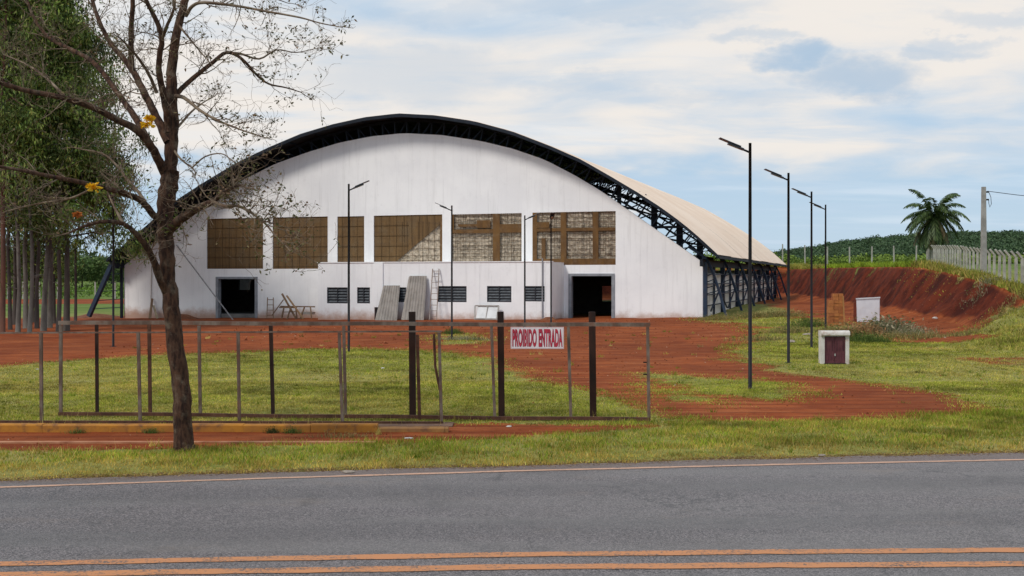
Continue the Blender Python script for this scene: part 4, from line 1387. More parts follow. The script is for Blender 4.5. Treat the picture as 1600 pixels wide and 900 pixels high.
# ------------------------------------------------------------------ eucalyptus row at the left
M_EUC = mat('grey eucalyptus bark', (.155, .135, .115), (.085, .07, .06), 3, .9, .5, stretch=(1, 1, .25), dirt=(.23, .20, .17), dirt_amt=.5, dirt_scale=1.2)
M_EUC2 = mat('red brown bark', (.13, .055, .035), (.08, .04, .03), 3, .9, .5, stretch=(1, 1, .25))
M_EUC3 = mat('dark trunk bark', (.045, .034, .030), (.08, .062, .052), 3, .9, .5, stretch=(1, 1, .25))

def tall_tree(px, pyb, Y, w, top_dx, cx, spread, n, label, bark, tone, low, hi=17.0, name='eucalyptus_tree', group='tall trees in the row left of the hall'):
    X = (px - 800) / F * Y; g = Hs(X, Y); rnd = random.Random(int(px * 13 + Y))
    root = empty(name, (X, Y, g), label, 'tree', group)
    pts = []; rad = []
    for k in range(9):
        t = k / 8
        pts.append((X + top_dx * t + rnd.uniform(-.16, .16) * min(t * 6, 1), Y + rnd.uniform(-.1, .1) * t, g - .1 + (hi + .1) * t)); rad.append(w / 2 * (1 - .72 * t) * (1.18 if k == 0 else 1))
    part('trunk', MB().tube(pts, rad, 9), bark, root, True)
    mb = MB()
    cents = []
    for k in range(7):   # dead snags on the clear stem
        t = rnd.uniform(.12, .42); i = int(t * 8); p = Vector(pts[i]).lerp(Vector(pts[i + 1]), t * 8 - i); a = rnd.uniform(0, 6.28); L = rnd.uniform(.3, 1.1)
        mb.tube([p, p + Vector((math.cos(a) * L * .5, math.sin(a) * L * .5, .12)), p + Vector((math.cos(a) * L, math.sin(a) * L, rnd.uniform(-.3, .3)))], [.025, .016, .007], 4, cap=False)
    nl = 26
    for k in range(nl):
        t = rnd.uniform(low / hi, 1.0)
        i = min(int(t * 8), 7); f = t * 8 - i
        p = Vector(pts[i]).lerp(Vector(pts[i + 1]), f)
        a = rnd.uniform(0, 2 * math.pi); L = spread * rnd.uniform(.5, 1.1) * (1.15 - .5 * t)
        tip = p + Vector((math.cos(a) * L + cx * .6, math.sin(a) * L * .8, rnd.uniform(-.3, 1.3)))
        mid = p.lerp(tip, .5) + Vector((0, 0, .35))
        mb.tube([p, mid, tip], [.05, .03, .012], 4, cap=False)
        for q in range(6):
            c = mid.lerp(tip, rnd.uniform(0, 1.15)) + Vector((rnd.gauss(0, .5), rnd.gauss(0, .5), rnd.gauss(-.1, .4)))
            cents.append((c, rnd.uniform(.32, .75)))
    tag(part('limb', mb, bark, root), kind='stuff')
    per = int(n * 1.15) // len(cents)
    C = []; TT = []
    for c, r in cents:
        k = int(per * rnd.choice((.3, .6, 1.0, 1.4, 1.7)))
        p = RNG.normal(0, 1, (k, 3)) * np.array([r, r, r * .75]) * .62
        p[:, 2] -= np.abs(RNG.normal(0, .35, k)) * (np.hypot(p[:, 0], p[:, 1]) > .1)
        C.append(p + np.array(c))
        TT.append(tints(k, tone, [1] * len(tone), .2) * rnd.choice((.45, .7, .9, 1.1, 1.4, 1.8)))
    C = np.vstack(C); TT = np.clip(np.vstack(TT), .004, .6)
    q = leaf_quads(C, .25, .07, .9)
    polys('crown', q, 4, TT, leafmat('eucalyptus leaf', .55, .22), root, tuple(wloc(root)))
    return root
TG = [(.10, .16, .03), (.15, .21, .04), (.065, .10, .025), (.20, .22, .06)]
TD = [(.065, .10, .025), (.09, .13, .035), (.045, .07, .02), (.12, .12, .05)]
ROW = [
    (-95, 52, .26, .2, 0, 2.3, 9000, M_EUC, TG, 6.5), (-45, 55, .24, -.2, 0, 2.1, 9000, M_EUC3, TD, 6.3),
    (3, 51.5, .27, .1, 0, 2.2, 11000, M_EUC2, TG, 6.4), (16, 56, .20, -.3, 0, 2.0, 10000, M_EUC3, TD, 6.0), (28, 53, .22, .2, 0, 2.2, 12000, M_EUC, TG, 6.2),
    (40, 58, .26, .0, 0, 2.0, 9000, M_EUC, TD, 6.6), (46, 52.5, .20, .3, .3, 2.0, 10000, M_EUC, TG, 6.8), (58, 57, .22, -.2, 0, 2.0, 9000, M_EUC3, TD, 6.2),
    (68, 54, .28, .3, .3, 2.1, 12000, M_EUC, TG, 5.8), (78, 58, .26, .5, .4, 1.9, 10000, M_EUC, TD, 6.0), (91, 53.5, .22, .1, .5, 1.9, 10000, M_EUC3, TG, 6.4),
    (104, 54, .30, .3, 1.0, 3.0, 20000, M_EUC3, TG, 4.6),
    (22, 63, .24, .1, 0, 2.6, 12000, M_EUC3, TG, 2.4), (52, 66, .26, .1, 0, 2.6, 12000, M_EUC3, TG, 2.8), (84, 64, .24, .2, 0, 2.6, 12000, M_EUC3, TD, 3.6),
    (118, 62, .16, .4, .6, 2.6, 12000, M_EUC3, TG, 4.2)]
where = ['outside the left edge', 'just outside the left edge', 'reddish trunk at the very left edge', 'slim dark trunk right of the reddish one', 'grey trunk third from the left edge',
         'thicker grey trunk set back in the row', 'slim grey trunk before the thicker set back one', 'dark slim trunk in the middle of the row',
         'pale thick trunk in the middle of the row', 'pale leaning trunk in the right half of the row', 'dark slim trunk second from the right end', 'thick dark straight trunk at the right end of the row',
         'back tree behind the left third of the row', 'back tree behind the middle of the row', 'back tree behind the leaning pale trunk', 'slender back tree just right of the thick dark trunk']
for (px, Y, w, tdx, cx, sp, n, bk, tone, low), wh in zip(ROW, where):
    if px < -60: continue
    tall_tree(px, 500, Y, w, tdx, cx, sp, n, 'tall tree, ' + wh, bk, tone, low)


# ------------------------------------------------------------------ far background: trees, hill forest, field shrubs
def blob_tree(X, Y, hgt, rad, n, tone, label, name='broadleaf_tree', leaf=.5, group=None, trunk=True):
    g = Hs(X, Y); rnd = random.Random(int(X * 7 + Y * 3))
    root = empty(name, (X, Y, g), label, 'tree', group)
    part('trunk', MB().tube([(X, Y, g - .2), (X + .1, Y, g + hgt * .45), (X, Y, g + hgt * .8)], [.2, .14, .05], 7), M_EUC3, root)
    C = []; T_ = []
    for k in range(22):
        a = rnd.uniform(0, 6.28); rr = rad * math.sqrt(rnd.random()) * .8
        c = np.array([X + math.cos(a) * rr, Y + math.sin(a) * rr, g + hgt * (.42 + .5 * rnd.random() * (1 - .4 * rr / rad))])
        k_ = int(n / 22 * rnd.uniform(.6, 1.4)); r = rad * rnd.uniform(.18, .38)
        C.append(c + RNG.normal(0, 1, (k_, 3)) * r * .55); T_.append(tints(k_, tone, [1] * len(tone), .2) * rnd.uniform(.65, 1.4))
    C = np.vstack(C); T_ = np.vstack(T_)
    q = leaf_quads(C, leaf, leaf * .45, .3)
    polys('crown', q, 4, np.clip(T_, .004, .6), leafmat('broadleaf', .6, .2), root, tuple(wloc(root)))
TB = [(.08, .13, .035), (.12, .165, .05), (.055, .09, .028)]
for (px, Y, h, r, lab) in ((128, 215, 7.6, 5.2, 'rounded dark tree behind the row, right of the thick trunk'), (154, 235, 7.0, 4.6, 'round green tree left of the leaning steel leg'),
                      (174, 270, 6.5, 4.8, 'lighter far tree just left of the roof tip'), (92, 225, 8.5, 6.5, 'bushy tree seen between the right hand trunks'),
                      (40, 220, 9.5, 7.5, 'bushy tree seen between the middle trunks'), (2, 230, 10, 7.5, 'bushy tree seen at the left edge behind the trunks'),
                      (188, 300, 5.2, 5, 'farthest small tree under the roof tip')):
    blob_tree((px - 800) / F * Y, Y, h, r, 5200, TB, lab, leaf=.6, group='trees behind the left row')

def canopy_stuff(name, pts, rmin, rmax, tone, leaf, per, seed):
    """many rounded crowns as one mass: displaced caps plus leaf cards"""
    rnd = random.Random(seed)
    C = []; T_ = []
    for (x, y) in pts:
        g = Hs(x, y); r = rnd.uniform(rmin, rmax)
        k = per
        u = RNG.normal(0, 1, (k, 3)); u /= np.linalg.norm(u, axis=1, keepdims=True)
        u[:, 2] = np.abs(u[:, 2]) * 1.0 - .15
        rr = r * RNG.uniform(.7, 1.08, (k, 1))
        c = np.array([x, y, g + r * .35]) + u * rr * np.array([1, 1, 1.15])
        t = tints(k, tone, [1] * len(tone), .22) * rnd.uniform(.78, 1.22)
        C.append(c); T_.append(t)
    C = np.vstack(C); T_ = np.vstack(T_)
    q = leaf_quads(C, leaf, leaf * .7, 0)
    return tag(polys(name, q, 4, np.clip(T_, .004, .6), leafmat('broadleaf', .6, .2)), kind='stuff')
rnd = random.Random(9)
fp = []
while len(fp) < 2600:
    y = rnd.uniform(285, 470); x = rnd.uniform(60, 300)
    if x / y > .56 or x / y < .2: continue
    fp.append((x, y))
canopy_stuff('forest', fp, 1.8, 3.4, [(.060, .105, .045), (.08, .125, .055), (.045, .08, .035)], .75, 150, 1)  # muted leaf tones hold distance haze in the colour
# lighter scrub and crop rows between the back fence and the wood
sp = []
while len(sp) < 2600:
    y = 150 + 135 * rnd.random() ** 1.3; x = rnd.uniform(20, 160)
    if x / y > .56 or x / y < .17: continue
    sp.append((x, y))
canopy_stuff('field_shrubs', sp, .5, 1.3, [(.17, .25, .04), (.13, .19, .03), (.21, .28, .05)], .38, 90, 2)
lp = [(rnd.uniform(-95, -28), rnd.uniform(148, 300)) for _ in range(900)]
canopy_stuff('field_crop', lp, .5, .9, [(.16, .26, .04), (.12, .19, .03)], .5, 26, 3)
# distant tree line on the left horizon
tp = [(rnd.uniform(-330, -60), rnd.uniform(380, 480)) for _ in range(420)]
canopy_stuff('far_wood', tp, 4, 8, [(.05, .085, .04), (.07, .105, .05)], 2.4, 60, 4)


# ------------------------------------------------------------------ palm
def palm():
    Y = 112.0; X = (1459 - 800) / F * Y; g = EYE + (HY - 413) / F * Y
    g = Hs(X, Y)
    zc = EYE + (HY - 336) / F * Y
    root = empty('palm_tree', (X, Y, g), 'lone palm with drooping fronds rising beside the concrete post fence', 'palm')
    pts = [(X + .1, Y, g - .2), (X + .05, Y, g + (zc - g) * .5), (X, Y, zc + .1)]
    part('trunk', MB().tube(pts, [.26, .21, .18], 10), M_EUC3, root, True)
    rnd = random.Random(4)
    up = [(8, 1.25), (175, 1.30), (-12, .98), (190, .95), (14, .62), (168, .58), (-10, .28), (192, .22), (4, -.05), (176, -.05), (-60, 1.15), (-120, 1.1), (-90, .8), (80, 1.0), (110, .7),
          (-40, .6), (-140, .55), (-35, .15), (-148, .1), (40, .3), (140, .3)]
    hang = [(a_, -.45 - .55 * ((k_ * 7) % 5) / 4) for k_, a_ in enumerate(range(-180, 180, 15))]
    def frond(az, el, L, dead, k):
        a = math.radians(az); n = 12
        p = Vector((X, Y, zc)); d = Vector((math.cos(a) * math.cos(el), math.sin(a) * math.cos(el), math.sin(el)))
        P_ = [p.copy()]
        for i in range(n):
            d = (d + Vector((0, 0, -.105 - .010 * i))).normalized()
            p = p + d * (L / n); P_.append(p.copy())
        quads = []
        for i in range(1, n + 1):
            for sub in range(4):
                f = sub / 4
                q = P_[i - 1].lerp(P_[i], f); dd = (P_[i] - P_[i - 1]).normalized()
                side = dd.cross(Vector((0, 0, 1))).normalized()
                t = (i - 1 + f) / n
                ll = .95 * math.sin(math.pi * min(max(t * .9 + .12, 0), 1)) ** .6
                for sg in (-1, 1):
                    tip = q + (side * sg * .55 + dd * .55 + Vector((0, 0, -.55 + rnd.uniform(-.25, .3)))).normalized() * ll * rnd.uniform(.75, 1.1)
                    w = dd * .075
                    mid = q.lerp(tip, .5) + Vector((0, 0, .04))
                    quads.append([q, mid + w, tip, mid - w])
        # rachis
        for i in range(n):
            w = Vector((0, 0, .03 * (1 - i / n) + .008))
            quads.append([P_[i] - w, P_[i + 1] - w, P_[i + 1] + w, P_[i] + w])
        V = np.array([[list(v) for v in q] for q in quads])
        col = [(.06, .095, .03), (.09, .125, .04), (.04, .065, .02)] if not dead else [(.12, .085, .04), (.07, .065, .025), (.05, .06, .02)]
        polys('frond', V, 4, tints(len(V), col, [1, 1, 1], .2), leafmat('palm leaf', .45, .15), root, tuple(wloc(root)))
    for k, (az, el) in enumerate(up): frond(az, el, rnd.uniform(3.7, 4.4), False, k)
    for k, (az, el) in enumerate(hang): frond(az, el, rnd.uniform(3.3, 4.1), k % 4 == 0, k)
palm()


# ------------------------------------------------------------------ fences of concrete posts
M_POST = mat('pale concrete post', (.42, .395, .35), (.29, .27, .24), 2, .9, .2, dirt=(.28, .20, .15), dirt_amt=.5, dirt_scale=2)
M_FWIRE = mat('fence wire', (.16, .15, .14), None, 4, .6)

def fence(name, pts, label, hgt=2.25, bend=(-.35, 0), w=.12, wires=(.3, .8, 1.3, 1.75), mesh=None, cap=True):
    g0 = Hs(*pts[0])
    root = empty(name, (pts[0][0], pts[0][1], g0), label, 'fence')
    mb = MB().bar((0, 0, -.3), (0, 0, hgt * .84), w)
    if bend[0] or bend[1]: mb.bar((0, 0, hgt * .83), (bend[0], bend[1], hgt), w * .9)
    else: mb.bar((0, 0, hgt * .839), (0, 0, hgt), w * .96)
    me = mb.mesh('post', M_POST)
    L = wloc(root)
    rnd = random.Random(2)
    gs = []
    for (x, y) in pts:
        z = Hs(x, y); gs.append(z)
        o = link('post', me, root, (x - L.x, y - L.y, z - L.z))
        o.rotation_euler = (rnd.uniform(-.012, .012), rnd.uniform(-.018, .018), 0)
    for h in wires:
        t = MB().tube([(x, y, z + h) for (x, y), z in zip(pts, gs)], .008, 3)
        part('wire', t, M_FWIRE, root)
    return root
# right boundary, parallel to the hall
pts = []
for k in range(34):
    t = k * 2.15
    Y = 50 + t * .957; X = float(fence_x(Y))
    pts.append((X, Y))
fence('post_fence', pts, 'close set pale concrete posts with bent tops running back along the right bank', 2.02, (-.28, .0), .12)
# back boundary behind the hall (right of it) and the far left one
pts = [(52.0 - k * 2.9, 140 - k * .15) for k in range(0, 13)]
pts = [p for p in pts if (p[0] / p[1]) > .20]
fence('post_fence', pts, 'row of thin white concrete posts on top of the far bank', 2.4, (0, 0), .14, (.5, 1.1, 1.7))
pts = [(-24 - 2.55 * k - 30, 150) for k in range(0, 8)]
pts = [((px - 800) / F * 146, 146) for px in (12, 36, 62, 90, 119, 149, 180)]
fence('post_fence', pts, 'row of white concrete posts in the green field behind the left trees', 2.3, (0, 0), .15, (.5, 1.1, 1.7))

def utility_pole():
    Y = 64.0; X = (1537 - 800) / F * Y; g = Hs(X, Y)
    zt = EYE + (HY - 292) / F * Y
    root = empty('utility_pole', (X, Y, g), 'tall tapering concrete utility pole standing at the post fence', 'utility pole')
    mb = MB(); a, b = .15, .10
    mb.hexa([(X - a, Y - a, g - .3), (X + a, Y - a, g - .3), (X + a, Y + a, g - .3), (X - a, Y + a, g - .3), (X - b, Y - b, zt), (X + b, Y - b, zt), (X + b, Y + b, zt), (X - b, Y + b, zt)])
    part('shaft', mb, mat('grey pole concrete', (.34, .32, .30), (.24, .225, .21), 1.5, .9, .2), root)
    part('insulator', MB().tube([(X + .12, Y, zt - .3), (X + .3, Y, zt - .3)], .05, 8), M_DARK, root)
    part('insulator', MB().tube([(X + .12, Y, zt - .75), (X + .3, Y, zt - .75)], .05, 8), M_DARK, root)
    loop = [(X + .3, Y, zt - .3), (X + .42, Y, zt - .6), (X + .45, Y, zt - 1.0), (X + .36, Y, zt - 1.2), (X + .3, Y, zt - .95), (X + .3, Y, zt - .75)]
    part('wire_loop', MB().tube(loop, .018, 5), M_DARK, root)
    pts = []
    for k in range(17):
        t = k / 16
        p = Vector((X + .2, Y, zt - .25)).lerp(Vector((X + 22, Y - 12, zt + .8)), t); p.z -= 4.2 * t * (1 - t) * 1.4
        pts.append(p)
    solo('overhead_cable', MB().tube(pts, .02, 5), M_DARK, (X, Y, zt), 'thin black cable sagging from the concrete pole to the right', 'cable')
    # slimmer far poles on the field
utility_pole()


# ------------------------------------------------------------------ meter box, white board, brick stack
def meter_box():
    Y = 28.9; x0 = (1283 - 800) / F * Y; x1 = (1327 - 800) / F * Y; X = (x0 + x1) / 2; g = Hs(X, Y)
    z1 = EYE - (517 - HY) / F * Y
    root = empty('meter_box', (X, Y, g), 'small white meter housing with rounded hood and maroon slatted doors', 'meter box')
    wm = mat('dirty white plaster', (.66, .62, .57), (.52, .48, .43), 4, .85, .2, dirt=(.30, .15, .09), dirt_amt=.7, dirt_scale=4)
    w = .075; D = .24
    part('side_wall', MB().box(x0, x0 + w + .02, Y, Y + D, g - .1, z1 - .12), wm, root)
    part('side_wall', MB().box(x1 - w - .02, x1, Y, Y + D, g - .1, z1 - .12), wm, root)
    part('back_wall', MB().box(x0 + w + .02, x1 - w - .02, Y + D - .06, Y + D, g - .1, z1 - .12), wm, root)
    # rounded hood
    mb = MB(); n = 10; vs = []
    prof = [(-.05, z1 - .135), (-.07, z1 - .10), (-.06, z1 - .04), (-.02, z1 - .005), (.05, z1 + .01), (D + .02, z1), (D + .02, z1 - .135)]
    for X_ in (x0 - .004, x1 + .004): vs += [(X_, Y + a, z) for a, z in prof]
    n = len(prof)
    mb.add(vs, [tuple(range(n))[::-1], tuple(range(n, 2 * n))] + [(i, (i + 1) % n, n + (i + 1) % n, n + i) for i in range(n)])
    part('hood', mb, wm, root)
    rm = mat('maroon metal', (.085, .022, .030), (.13, .04, .05), 5, .6, dirt=(.18, .09, .07), dirt_amt=.4, dirt_scale=4)
    dk = mat('dark maroon slot', (.03, .010, .012), None, 5, .7)
    a, b = x0 + w + .025, x1 - w - .025; mid = (a + b) / 2
    for (p, q) in ((a, mid - .006), (mid + .006, b)):
        d = part('door', MB().box(p, q, Y + .03, Y + .05, g + .03, z1 - .16), rm, root)
        m = MB(); 
        for k in range(4):
            xx = p + (q - p) * (k + .5) / 4
            m.box(xx - .008, xx + .008, Y + .018, Y + .0295, g + .10, z1 - .24)
        part('rib', m, rm, d)
        for xx in (p + .04, q - .04):
            part('slot', MB().box(xx - .018, xx + .018, Y + .024, Y + .0296, g + .35, z1 - .26), dk, d)
    part('handle', MB().box(mid - .012, mid + .012, Y + .005, Y + .029, g + .22, g + .28), mat('pale handle', (.5, .48, .45), None, 4, .4), root)
    part('sill', MB().box(x0 + w, x1 - w, Y - .0, Y + .1, g - .05, g + .025), mat('dark sill', (.05, .03, .025), None, 4), root)
meter_box()

def white_board():
    Y = 49.0
    p = [P(1338, 468, Y), P(1374, 466, Y + .2), P(1374, 512, Y + .2), P(1339, 512, Y)]
    g = Hs(p[3].x, Y)
    for q in p[2:]: q.z = g - .02
    root = empty('white_enclosure', (p[3].x, Y, g), 'white painted masonry box standing in weeds before the red bank', 'enclosure')
    D = Vector((.16, .40, 0))
    mb = MB().add([p[3], p[2], p[2] + D, p[3] + D, p[0], p[1], p[1] + D, p[0] + D], [(3, 2, 1, 0), (4, 5, 6, 7), (0, 1, 5, 4), (1, 2, 6, 5), (2, 3, 7, 6), (3, 0, 4, 7)])
    part('body', mb, mat('clean white plaster', (.80, .80, .82), (.72, .72, .75), 2, .8, dirt=(.45, .35, .28), dirt_amt=.3, dirt_scale=2), root)
    e = Vector((-.03, -.03, 0)); f = Vector((.03, -.03, 0)); u = Vector((0, 0, .002)); v = Vector((0, 0, .05))
    part('cap', MB().hexa([p[0] + e + u, p[1] + f + u, p[1] + D - e + u, p[0] + D - f + u, p[0] + e + v, p[1] + f + v, p[1] + D - e + v, p[0] + D - f + v]), mat('cap', (.72, .72, .74), None, 2, .8), root)
    q = P(1333, 473, Y + .3)
    part('side_leaf', MB().box(q.x, q.x + .14, Y + .2, Y + .24, g, q.z), mat('rust red board', (.16, .035, .02), None, 3), root)
white_board()

def brick_stack():
    Y = 47.0; x0 = (1295 - 800) / F * Y; x1 = (1323 - 800) / F * Y; g = Hs(x0, Y); zt = EYE - (463 - HY) / F * Y
    root = empty('brick_stack', ((x0 + x1) / 2, Y, g), 'tall stack of orange hollow bricks left of the white box', 'bricks')
    rnd = random.Random(3)
    mats = [mat('orange fired clay', (.42, .155, .045), (.34, .12, .04), 5, .9, .3), mat('light fired clay', (.44, .165, .05), (.37, .135, .045), 5, .9, .3),
            mat('dark fired clay', (.34, .115, .038), (.28, .095, .035), 5, .9, .3)]
    bh, bw, bd = .135, .19, .19
    meshes = []
    for m in mats:
        mb = MB().box(-bw / 2, bw / 2, -bd / 2, bd / 2, 0, bh)
        # hollow mouths: recessed dark holes shown as proud rims
        f = MB(); t = .018
        meshes.append(mb.mesh('brick', m))
    cols = int((x1 - x0) / (bw + .006)); rows = int((zt - g) / (bh + .006)) + 1
    L = wloc(root)
    for r in range(rows):
        for c in range(cols):
            for d in range(2):
                if r >= rows - 2 and c == 0: continue
                o = link('brick', rnd.choice(meshes), root, (x0 - L.x + bw / 2 + c * (bw + .008) + rnd.uniform(-.012, .012), d * (bd + .01) + rnd.uniform(-.02, .01), r * (bh + .006) + .03))
                o.rotation_euler.z = rnd.uniform(-.05, .05)
    part('pallet', MB().box(x0 - .05, x1, Y - .12, Y + .35, g - .05, g + .025), M_WOOD, root)
    part('prop', MB().bar((x0 + .62, Y - .18, g), (x0 + .58, Y - .12, zt + .02), .05), mat('orange timber', (.40, .20, .07), None, 4), root)
brick_stack()

# low concrete chunks, stones and litter
def stone(px, py, r, m, name, label, cat, flat=.5, Y=None):
    if Y is None: X, Y = G(px, py)
    else: X = (px - 800) / F * Y
    g = Hs(X, Y) if Y > 14 else .012
    rnd = random.Random(int(px)); mb = MB(); vs = []; fs = []
    n = 7
    for j, (rr, zz) in enumerate(((.7, -.1), (1, .3), (.85, .75), (.35, 1.0))):
        for i in range(n):
            a = 2 * math.pi * i / n; q = r * rr * rnd.uniform(.75, 1.2)
            vs.append((X + math.cos(a) * q, Y + math.sin(a) * q * .7, g + zz * r * flat * rnd.uniform(.85, 1.15)))
    for j in range(3): fs += [(j * n + i, j * n + (i + 1) % n, (j + 1) * n + (i + 1) % n, (j + 1) * n + i) for i in range(n)]
    fs.append(tuple(3 * n + i for i in range(n)))
    mb.add(vs, fs)
    solo(name, mb, m, (X, Y, g), label, cat)
M_STONE = mat('pale stone', (.34, .28, .23), (.22, .18, .15), 8, .9, .4)
M_LIT = mat('white litter', (.62, .60, .56), (.5, .47, .43), 8, .8)
stone(544, 740, .075, M_STONE, 'stone', 'pale flat stone on the road shoulder below the verge', 'stone', .35)
stone(638, 685, .07, M_LIT, 'litter', 'white scrap lying in the verge grass below the thick leftmost post', 'litter', .3)
stone(795, 667, .045, M_LIT, 'litter', 'small white scrap on red earth below the sign', 'litter', .5)
stone(1285, 712, .05, M_STONE, 'stone', 'small dark stone at the right edge of the road', 'stone', .5)
stone(1461, 501, .12, M_LIT, 'litter', 'white lump on red earth right of the white box', 'litter', .6, 47)
stone(1527, 534, .10, M_LIT, 'litter', 'white scrap at the foot of the bank at the right', 'litter', .5, 40)
stone(58, 578, .05, M_LIT, 'litter', 'tiny white scrap on the lawn at the left edge', 'litter', .5)
stone(598, 576, .05, M_LIT, 'litter', 'tiny white scrap on the lawn behind the gate', 'litter', .5)
stone(1236, 535, .16, M_STONE, 'stone', 'broken concrete lump near the third lamp post', 'stone', .6)
stone(1262, 524, .20, M_STONE, 'stone', 'broken concrete slab left of the brick stack', 'stone', .4)


def clods():
    n = 9000
    x = RNG.uniform(-14, 26, n); y = 14.6 + 45 * RNG.uniform(0, 1, n) ** 1.5
    k = (RNG.uniform(0, 1, n) < earth(x, y) * (.25 + .9 * vnoise(x, y, .9, 71))) & (np.abs(x / y) < .52)
    x, y = x[k], y[k]; n = len(x)
    z = H(x, y); r = RNG.uniform(.008, .028, n) * (1 + .025 * (y - 15)) * np.where(RNG.uniform(0, 1, n) < .05, 1.8, 1)
    c = np.stack([x, y, z], 1)
    d = np.array([[1, 0, -.1], [-.5, .87, -.1], [-.5, -.87, -.1], [0.1, 0, .75]])
    d = d[None] + RNG.normal(0, .2, (n, 4, 3))
    v = c[:, None] + d * r[:, None, None]
    T3 = np.concatenate([v[:, [0, 1, 3]], v[:, [1, 2, 3]], v[:, [2, 0, 3]]])
    t = tints(n, [(.20, .050, .016), (.14, .034, .012), (.30, .11, .045), (.38, .26, .18)], [4, 4, 2, .5], .2)
    tag(polys('soil_clods', T3, 3, np.concatenate([t, t, t]), leafmat('clod', .95, 0)), kind='stuff')
clods()

# ------------------------------------------------------------------ grass, weeds
GREEN = [(.14, .21, .022), (.19, .25, .035), (.10, .155, .018), (.27, .26, .06), (.36, .29, .10)]
def scatter(n, x0, x1, y0, y1, fn):
    x = RNG.uniform(x0, x1, n); y = RNG.uniform(y0, y1, n)
    k = fn(x, y)
    return x[k], y[k]

def blades_obj(name, x, y, h, w, tint, lean=.6):
    mot = .52 + .55 * vnoise(x, y, 1.3, 61) * 1.1 + .5 * (vnoise(x, y, 4.5, 62) - .5) + .35 * (vnoise(x * .4, y, .55, 63) - .5)
    tint = np.clip(tint * mot[:, None] * np.array([1.16, 1.10, .72]), .004, .9)
    z = H(x, y) - .004
    V = blades(x, y, z, h, w, lean)
    return tag(polys(name, V, 3, tint, leafmat('grass blade', .7, .3)), kind='stuff')

def verge():
    def ok(x, y):
        e = earth(x, y)
        up = np.interp(x, [-12, -4, 0, 2.2, 3.5, 9, 14, 18], [15.0, 15.0, 16.2, 17.6, 18.2, 18.9, 19.2, 19.6])
        return (y > road_edge(x) + .0 + .10 * vnoise(x, y, 5, 31)) & (y < up) & (RNG.uniform(0, 1, len(x)) > e * 1.05 - .02)
    x, y = scatter(640000, -12, 18, 11.0, 19.6, ok)
    n = len(x)
    dist = y - road_edge(x)
    dry = np.clip(1.15 - dist / 1.25 + .5 * (vnoise(x, y, .7, 35) - .5), 0, 1)
    lush = np.clip(vnoise(x, y, .55, 33) * .8 + .35 * sst(x, 4, 9) * sst(dist, .5, 1.2) - .05, 0, 1)
    clump = vnoise(x, y, 2.6, 34)
    h = (.036 + .068 * clump * (.4 + lush)) * (1 - .45 * dry) * RNG.uniform(.6, 1.3, n)
    keep = RNG.uniform(0, 1, n) < (.35 + .65 * clump) * (1 - .35 * dry)
    r = RNG.uniform(0, 1, n)
    lushc = tints(n, [(.19, .29, .025), (.26, .34, .045), (.13, .20, .02), (.36, .38, .075)], [3, 3, 2, 2], .18)
    dryc = tints(n, [(.50, .36, .12), (.38, .26, .08), (.36, .31, .09), (.58, .43, .19)], [3, 3, 3, 1], .18)
    pd = np.clip(.36 + .85 * dry - .40 * (lush - .4), .05, .97)
    t = np.where((r < pd)[:, None], dryc, lushc)
    x, y, h, t = x[keep], y[keep], h[keep], t[keep]
    blades_obj('verge_grass', x, y, h, RNG.uniform(.007, .014, len(x)), t, .8)

def lawn():
    def ok(x, y):
        inb = np.abs(x / y) < .60
        return inb & (RNG.uniform(0, 1, len(x)) > earth(x, y) * 1.15 - .05)
    parts_ = []
    for (n, x0, x1, y0, y1) in ((320000, -13, 15, 16.9, 24), (340000, -19, 24, 24, 38), (110000, -4, 26, 38, 62)):
        x, y = scatter(n, x0, x1, y0, y1, ok); parts_.append((x, y))
    x = np.concatenate([p[0] for p in parts_]); y = np.concatenate([p[1] for p in parts_])
    n = len(x)
    cl = vnoise(x, y, 1.9, 41); big = vnoise(x * .35, y, .5, 42)
    h = (.018 + .030 * cl) * RNG.uniform(.6, 1.4, n) * (1 + .9 * sst(y, 26, 45))
    t1 = tints(n, [(.28, .32, .055), (.36, .38, .085), (.19, .225, .035)], [3, 3, 2], .16)
    t2 = tints(n, [(.50, .42, .15), (.41, .35, .11), (.55, .44, .19)], [2, 3, 1], .16)
    t = np.where((RNG.uniform(0, 1, n) < .18 + .5 * sst(big, .4, .75))[:, None], t2, t1)
    blades_obj('lawn_grass', x, y, h, RNG.uniform(.012, .022, n) * (1 + .03 * (y - 17)), t, .9)
verge()
lawn()

def edge_litter():
    n = 26000
    x = RNG.uniform(-9, 10, n); y = road_edge(x) + RNG.normal(.05, .10, n) + .12 * vnoise(x, x * 0, 1.5, 91)
    z = np.where(y < road_edge(x), .014, H(x, y) + .004)
    q = leaf_quads(np.stack([x, y, z], 1), .05, .012, 0)
    q[:, :, 2] = z[:, None] + (q[:, :, 2] - z[:, None]) * .25
    tag(polys('dry_thatch', q, 4, tints(n, [(.30, .17, .07), (.16, .08, .035), (.42, .30, .14), (.10, .05, .025)], [3, 3, 2, 2], .2), leafmat('grass blade', .7, .3)), kind='stuff')
edge_litter()

